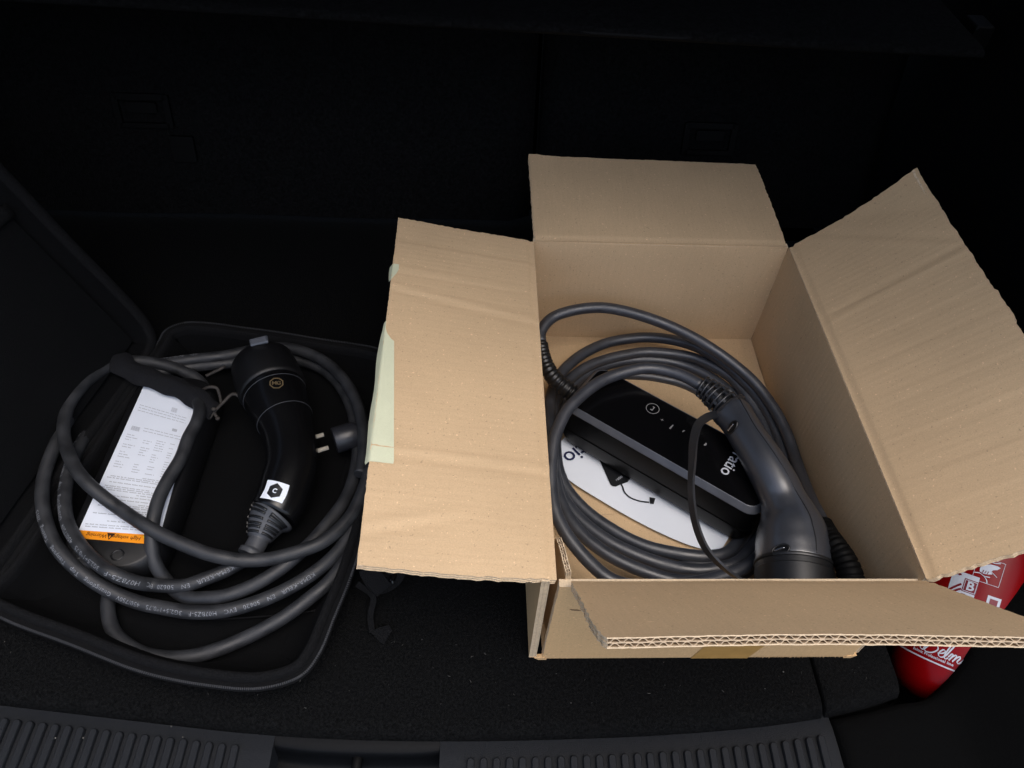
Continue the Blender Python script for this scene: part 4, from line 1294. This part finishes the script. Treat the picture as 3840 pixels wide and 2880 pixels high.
# control box: glossy top inside a silver chamfer
Lx, Wx = V((.7945, -.6073, 0)), V((.6073, .7945, 0))
f = lambda x, y, z=0.0: V((.1440, .2085, 0)) + Lx * x + Wx * y + V((0, 0, z))
mb = MB()
mb.stack(f, [(.107, .030, .012, .0165), (.1130, .0365, .015, .020), (.1160, .0395, .016, .030), (.1165, .0400, .016, .050), (.1155, .0392, .0155, .0735)], 0, 10)
ctl2 = smooth_by_angle(mb.build("control_box", M_side, ch2), 40)
mb = MB()
mb.stack(f, [(.1152, .0389, .0155, .0735), (.1148, .0385, .0153, .0742), (.1104, .0340, .0118, .0797), (.1100, .0336, .0116, .0799), (.1096, .0332, .0114, .0792)], 0, 10, caps=False)
mb.build("edge_chamfer", M_silver, ctl2)
mb = MB()
mb.stack(f, [(.1097, .0333, .0114, .0770), (.1097, .0333, .011, .0795)], 0, 10)
face = mb.build("face_panel", M_gloss, ctl2)
mb = MB()
mb.stack(lambda x, y, z: f(x, y - .0, z), [(.1172, .0407, .0165, .0440), (.1172, .0407, .0165, .0452)], 0, 10)
mb.build("case_seam", M_side, ctl2)
mb = MB()
ZT = .0798
fz = lambda p: frame(V((p.x, p.y, ZT)), -Wx, Lx)
tx = fz(V((0.1982, 0.1694, 0.0798)))
mb.text("ratio", .0180, lambda x, y: tx(x, y), 0, bold=.00015, space=.97)
mb.build("box_name", M_wprint, ctl2)
mb = MB()
c0 = V((0.1272, 0.2422, 0.0798))
fc = fz(c0)
ring_o = [(math.cos(2 * math.pi * q / 40), math.sin(2 * math.pi * q / 40)) for q in range(40)]
for q in range(40):
    a, b_ = ring_o[q], ring_o[(q + 1) % 40]
    mb.poly([fc(a[0] * .0074, a[1] * .0074), fc(b_[0] * .0074, b_[1] * .0074), fc(b_[0] * .0067, b_[1] * .0067), fc(a[0] * .0067, a[1] * .0067)])
def rect(fq, x0, y0, x1, y1):
    mb.poly([fq(x0, y0), fq(x1, y0), fq(x1, y1), fq(x0, y1)])
rect(fc, -.0032, .0002, .0030, .0012); rect(fc, -.0032, -.0012, -.0020, .0002); rect(fc, .0016, -.0018, .0030, .0002)
mb.build("status_icon", M_gprint, ctl2)
mb = MB()
f1 = fz(V((0.1350, 0.2266, 0.0798)))
mb.poly([f1(.0003, .0026), f1(-.0013, -.0004), f1(.0002, -.0004), f1(-.0003, -.0026), f1(.0013, .0004), f1(-.0002, .0004)])
mb.build("status_icon", M_gprint, ctl2)
mb = MB()
f2 = fz(V((0.1440, 0.2173, 0.0798)))
mb.poly([f2(-.0034, -.0006), f2(.0034, -.0014), f2(.0034, .0005), f2(-.0034, .0005)])
mb.build("status_icon", M_gprint, ctl2)
mb = MB()
f3 = fz(V((0.1555, 0.2116, 0.0798)))
mb.poly([f3(-.0018, -.0005), f3(.0016, -.0005), f3(.0016, .0004), f3(-.0010, .0004), f3(-.0010, .0013), f3(-.0018, .0013)])
mb.build("status_icon", M_gprint, ctl2)
mb = MB()
f4 = fz(V((0.1761, 0.1947, 0.0798)))
mb.poly([f4(-.0022, -.0005), f4(.0022, -.0012), f4(.0022, .0005), f4(.0003, .0014), f4(-.0022, .0005)])
mb.build("status_icon", M_gprint, ctl2)
# strain relief where the supply cable enters
sp = spline([(0.0107, 0.3393, 0.0790), (0.0116, 0.3267, 0.0775), (0.0144, 0.3116, 0.0750), (0.0204, 0.2974, 0.0720), (0.0299, 0.2871, 0.0680), (0.0419, 0.2792, 0.0630), (0.0555, 0.2714, 0.0580), (0.0695, 0.2641, 0.0540)], .0012)
k = len(sp)
rad = []
for i in range(k):
    s_ = i / (k - 1)
    base = .0078 + .0042 * s_
    ph = (i * .0012) % .0052
    rad.append(base if ph > .0019 else base * .80)
mb = MB()
mb.tube_rmf(sp, rad, 20)
mb.build("strain_relief", M_boot, ch2)

# vehicle connector: comb gland, grip, head with its cap
hp = spline([(0.2042, 0.2262, 0.0980), (0.2094, 0.2074, 0.1000), (0.2137, 0.1876, 0.1015), (0.2186, 0.1719, 0.1015), (0.2231, 0.1579, 0.1005), (0.2278, 0.1443, 0.0985), (0.2322, 0.1306, 0.0955), (0.2358, 0.1167, 0.0915), (0.2379, 0.1048, 0.0880), (0.2383, 0.0924, 0.0850), (0.2375, 0.0797, 0.0810), (0.2361, 0.0676, 0.0780), (0.2344, 0.0572, 0.0760)], .003)
n = len(hp)
TH = tangents(hp)
def hr(s_):
    pts = [(0, .0192), (.03, .0212), (.10, .0200), (.25, .0196), (.42, .0212), (.56, .0218), (.64, .0222), (.72, .0262), (.80, .0315), (.88, .0345), (.97, .0350), (1, .0347)]
    return curve1(pts, s_)
def hpt(i, a, lift=0.0):
    p, t = hp[i], TH[i]
    u = (zup - t * t.z).normalized()
    sdv = t.cross(u)
    c, s_ = math.cos(a), math.sin(a)
    q = hr(i / (n - 1)) + lift
    # flattened flanks with a soft ridge on top
    ov = 1.0 - .10 * abs(math.sin(2 * a)) ** 2 * max(0, 1 - (i / (n - 1)) / .75)
    return p + (u * c + sdv * s_) * q * ov
mb = MB()
NS = 40
mb.rings([[hpt(i, -2 * math.pi * j / NS) for j in range(NS)] for i in range(n)], 0)
con2 = mb.build("connector", M_matte2, ch2)
mb = MB()
mb.tube([hpt(i, -.16 + .10 * math.sin(i / n * 5.0), .0001) for i in range(1, n - 1)], .00045, 6)
mb.build("seam", M_boot, con2)
def screw(px, az):
    def d2(i, a):
        p = hpt(i, a)
        return (p - V(px)).length
    i, a = min(((i, a) for i in range(n) for a in [q * .05 for q in range(-30, 31)]), key=lambda q: d2(*q))
    p = hpt(i, a)
    nn = (p - hp[i]).normalized()
    X = (V(az) - nn * nn.dot(V(az))).normalized()
    Y = nn.cross(X)
    g = lambda x, y, z: p + X * x * 1.15 + Y * y * 1.15 + nn * (z + .0007)
    mb = MB()
    prof = [(1.0, -.001), (1.0, .0003), (.9, .0005), (.78, .0), (.7, -.0009)]
    mb.rings([[g(.0078 * q * math.cos(2 * math.pi * j / 24), .0046 * q * math.sin(2 * math.pi * j / 24), z) for j in range(24)] for q, z in prof], 0, caps=False)
    o = mb.build("screw_recess", M_boot, con2)
    mb = MB()
    mb.poly([g(.0078 * .8 * math.cos(2 * math.pi * j / 24), .0046 * .8 * math.sin(2 * math.pi * j / 24), .0001) for j in range(24)], 0)
    mb.stack(lambda x, y, z: g(x + .0006, y - .0006, z), [(.0042, .0006, .0005, 0), (.0042, .0006, .0005, .0009), (.0038, .0004, .0003, .0011)], 1, 3)
    mb.build("screw", [M_ink0, M_metal2], con2)
screw(V((0.1957, 0.1928, 0.1100)), (-.9, -.25, 0))
screw(V((0.2122, 0.0592, 0.1040)), (-1, -.05, 0))
mb = MB()
ha = TH[-1]
hq = hp[-1]
mb.lathe(hq - ha * .002, ha, [(.0340, 0), (.0363, .0006), (.0366, .002), (.0362, .0034), (.0352, .004), (.0352, .009), (.036, .010), (.0355, .030), (.033, .034), (.02, .035), (.004, .035)], 44)
smooth_by_angle(mb.build("dust_cap", M_boot, ch2), 30)
# comb gland
gs = spline([V(E_[0]) * 1.0, V((0.1850, 0.2511, 0.1010)), V((0.1914, 0.2425, 0.1005)), V((0.1981, 0.2344, 0.0995)), V((0.2042, 0.2262, 0.0980))], .0015)
k = len(gs)
TG = tangents(gs)
mb = MB()
mb.tube_rmf(gs, [.0085 + .0035 * i / (k - 1) for i in range(k)], 20)
gl2 = mb.build("gland", M_boot, ch2)
Lg = sum(((b_ - a).length for a, b_ in zip(gs, gs[1:])))
NR = 7
for q in range(NR):
    i = int((.05 + .85 * q / (NR - 1)) * (k - 1))
    i = min(i, k - 2)
    p, t = gs[i], TG[i]
    r_ = .0124 + .0046 * q / (NR - 1)
    mb = MB()
    mb.lathe(p, t, [(.008, -.0011), (r_, -.0010), (r_ + .0003, 0), (r_, .0010), (.008, .0011)], 28, caps=False)
    mb.build("gland_ring", M_strap, gl2)
    if q < NR - 1:
        i2 = min(int((.05 + .85 * (q + 1) / (NR - 1)) * (k - 1)), k - 2)
        mb = MB()
        u = (zup - t * t.z).normalized()
        sdv = t.cross(u)
        for w_ in range(6):
            a = w_ * math.pi / 3 + (math.pi / 6 if q % 2 else 0)
            d = u * math.cos(a) + sdv * math.sin(a)
            mb.ribbon([p + d * (r_ - .0008), gs[i2] + d * (r_ - .0004)], .0032, .0014, lambda i_, t_: d)
        mb.build("gland_bridge", M_strap, gl2)
mb = MB()
mb.lathe(gs[-1] - TG[-1] * .0045, TG[-1], [(.012, 0), (.0200, .0004), (.0206, .0020), (.0198, .0030), (.0206, .0040), (.0206, .0062), (.019, .0075)], 36)
smooth_by_angle(mb.build("gland_collar", M_strap, gl2), 40)
# cap tether: a flat rubber band that loops from the gland to the cap
sp = spline([(0.1971, 0.2242, 0.0950), (0.1845, 0.2149, 0.1040), (0.1711, 0.2029, 0.1150), (0.1571, 0.1870, 0.1230), (0.1475, 0.1649, 0.1270), (0.1409, 0.1375, 0.1270), (0.1364, 0.1141, 0.1230), (0.1353, 0.0946, 0.1180), (0.1372, 0.0763, 0.1120), (0.1441, 0.0600, 0.1040), (0.1590, 0.0483, 0.0930), (0.1789, 0.0411, 0.0800), (0.2042, 0.0379, 0.0650), (0.2254, 0.0394, 0.0550)], .003)
k = len(sp)
mb = MB()
def tn(i, t):
    s_ = i / (k - 1)
    if s_ < .2:
        w_ = 0
    else:
        w_ = min(1, (s_ - .2) / .25)
    return V((-.35, -.35, .85)).lerp(V((-.96, -.12, .30)), w_ * (1 if s_ < .75 else max(.7, 1 - (s_ - .75))))
mb.ribbon(sp, .0085, .0024, tn)
smooth_by_angle(mb.build("cap_tether", M_strap, ch2), 30)
# boot of the mains end standing in the front right corner
bs = spline([(0.2722, 0.0987, 0.0830), (0.2690, 0.0809, 0.0920), (0.2690, 0.0654, 0.0980), (0.2712, 0.0525, 0.1000), (0.2723, 0.0401, 0.1000), (0.2716, 0.0276, 0.0980), (0.2701, 0.0167, 0.0950)], .0012)
k = len(bs)
mb = MB()
mb.tube_rmf(bs, [(.0085 + .004 * i / k) * (1 if (i * .0012) % .0056 > .0018 else .78) for i in range(k)], 18)
mb.build("plug_boot", M_dim, ch2)

# ================================================================== fire extinguisher in the recess
E0 = V((.424, .012, -.040))
ax = V((.30, .72, .62)).normalized()
RX = .052
ext = thing("fire_extinguisher", tuple(E0), "red fire extinguisher lying in the recess behind the box's front flap", "extinguisher")
n0 = V((-.5622, -.3926, .7279))
s0 = ax.cross(n0)
mb = MB()
mb.lathe(E0, ax, [(.018, -.047), (.030, -.0455), (.040, -.040), (.0475, -.031), (.0512, -.020), (.0519, -.010), (RX, 0), (RX, .125), (.050, .138), (.043, .152), (.030, .162), (.018, .167), (.016, .175), (.004, .175)], 64)
mb.build("cylinder", M_red, ext)
mb = MB()
mb.lathe(E0 + ax * .170, ax, [(.011, 0), (.014, .004), (.014, .026), (.010, .030), (.003, .031)], 20)
vlv = smooth_by_angle(mb.build("valve", M_metal, ext))
mb = MB()
hb = E0 + ax * .194
mb.ribbon(spline([hb, hb + ax * .018 + n0 * .03, hb + ax * .020 + n0 * .075], .006), .016, .003, lambda i, t: ax)
mb.build("carry_handle", M_boot, ext)
def cy(s, h, lift=.0003):
    a = s / RX
    return E0 + ax * h + (n0 * math.cos(a) + s0 * math.sin(a)) * (RX + lift)
def cyrect(mb, s_a, h_a, s_b, h_b, m=0, lift=.0003):
    k = max(1, int(abs(s_b - s_a) / .003))
    for i in range(k):
        x0, x1 = s_a + (s_b - s_a) * i / k, s_a + (s_b - s_a) * (i + 1) / k
        mb.poly([cy(x0, h_a, lift), cy(x1, h_a, lift), cy(x1, h_b, lift), cy(x0, h_b, lift)], m)
def cyframe(mb, s_a, h_a, s_b, h_b, w_, m=0, lift=.0003):
    cyrect(mb, s_a, h_a, s_b, h_a + w_, m, lift); cyrect(mb, s_a, h_b - w_, s_b, h_b, m, lift)
    cyrect(mb, s_a, h_a + w_, s_a + w_, h_b - w_, m, lift); cyrect(mb, s_b - w_, h_a + w_, s_b, h_b - w_, m, lift)
def cystroke(mb, pts, w_, m=0, lift=.0004):
    sp = spline([V((a, b_, 0)) for a, b_ in pts], .0012)
    T = tangents(sp)
    for i in range(len(sp) - 1):
        def off(j, sg):
            # thick and thin like a pen held aslant
            q = w_ * (.55 + .65 * abs(T[j].dot(V((.5, .85, 0)).normalized())))
            return cy(sp[j].x - T[j].y * q * sg, sp[j].y + T[j].x * q * sg, lift)
        mb.poly([off(i, -1), off(i + 1, -1), off(i + 1, 1), off(i, 1)], m)
mb = MB()
cyrect(mb, -.060, -.0030, .045, -.0016)
mb.build("stripe", M_wprint, ext)
mb = MB()
def scr(ox, oy, pts, w_=.00055, sc=1.0):
    cystroke(mb, [(ox + (x + y * .25) * sc, oy + y * sc) for x, y in pts], w_)
# cursive name in white
scr(-.0255, .0050, [(-.004, .012), (-.001, .0175), (.004, .0172), (.0032, .006), (.0012, .0005), (-.002, .0005), (-.0035, .003)])
scr(-.0255, .0050, [(.002, .0165), (.008, .019), (.0115, .0155), (.0085, .0115), (.0045, .0100), (.009, .0098), (.0122, .0062), (.009, .0008), (.004, -.0004), (.0005, .002), (.0018, .0042)])
scr(-.0112, .0050, [(-.0006, .0028), (.003, .0044), (.0042, .0068), (.0024, .0080), (.0004, .0048), (.0010, .0010), (.0034, .0002), (.0058, .0024), (.0072, .010), (.0076, .0162), (.0060, .0168), (.0052, .010), (.0056, .0022), (.0072, .0002), (.0090, .0022)])
scr(-.0022, .0050, [(-.0004, .0030), (.0010, .0074), (.0020, .0066), (.0014, .0002), (.0024, .0050), (.0044, .0076), (.0052, .0062), (.0044, .0002), (.0056, .0050), (.0076, .0076), (.0084, .0060), (.0078, .0016), (.0094, .0004), (.0110, .0030)])
scr(.0090, .0050, [(-.0002, .0030), (.0008, .0074), (.0004, .0014), (.0018, .0002), (.0034, .0024)])
scr(.0096, .0050, [(.0002, .0108), (.0007, .0116)])
scr(.0130, .0050, [(.0042, .0062), (.0026, .0078), (.0004, .0050), (.0010, .0010), (.0032, .0002), (.0056, .0026)])
mb.text("Belmic Professional line", .0037, lambda x, y: cy(x - .0345, y + .0024), 0, 'LEFT', bold=.0001, space=1.08)
mb.build("brand_lettering", M_wprint, ext)
mb = MB()
# class B pictogram on its white square
cyrect(mb, -.0195, .0655, .0035, .0905, 0, .0003)
cyrect(mb, -.0080, .0728, .0042, .0858, 1, .0005)
cyrect(mb, -.0072, .0736, .0034, .0850, 2, .0007)
cyrect(mb, -.0066, .0742, .0028, .0844, 1, .0009)
mb.text("B", .0118, lambda x, y: cy(x - .0019, y + .0793, .0012), 2, bold=.0003)
for pts in ([(-.0172, .0862), (-.0158, .0880), (-.0150, .0868)], [(-.0138, .0866), (-.0126, .0884), (-.0118, .0870)], [(-.0180, .0700), (-.0140, .0745), (-.0095, .0790)],
            [(-.0150, .0690), (-.0100, .0735), (-.0085, .0745)], [(-.0125, .0672), (-.0060, .0700), (.0005, .0690)]):
    cystroke(mb, pts, .0008, 1, .0006)
# hand on the lever in its outlined panel
cyframe(mb, -.0030, .0872, .0205, .1110, .0004, 3)
mb.poly([cy(a, b_, .0005) for a, b_ in ((.0016, .0965), (.0010, .1000), (.0040, .1040), (.0085, .1062), (.0140, .1066), (.0172, .1058), (.0150, .1030), (.0118, .1016), (.0105, .0996), (.0120, .0975), (.0088, .0962), (.0050, .0955))], 0)
for x in (.0036, .0056, .0076):
    mb.poly([cy(x, .0962, .0007), cy(x + .0007, .0962, .0007), cy(x + .0013, .0990, .0007), cy(x + .0006, .0990, .0007)], 1)
for pts in ([(.0095, .1000), (.0125, .0985), (.0165, .0960)], [(-.0024, .0940), (.0020, .0950), (.0060, .0935), (.0110, .0940)], [(.0060, .0935), (.0090, .0905), (.0100, .0878)], [(.0040, .1100), (.0100, .1085), (.0160, .1098)]):
    cystroke(mb, pts, .00045, 0, .0006)
cyrect(mb, .0140, .0640, .0262, .0775, 0, .0003)
cyrect(mb, .0165, .0665, .0235, .0750, 1, .0006)
mb.build("pictograms", [M_wprint, M_dred, M_wprint, M_wprint], ext)
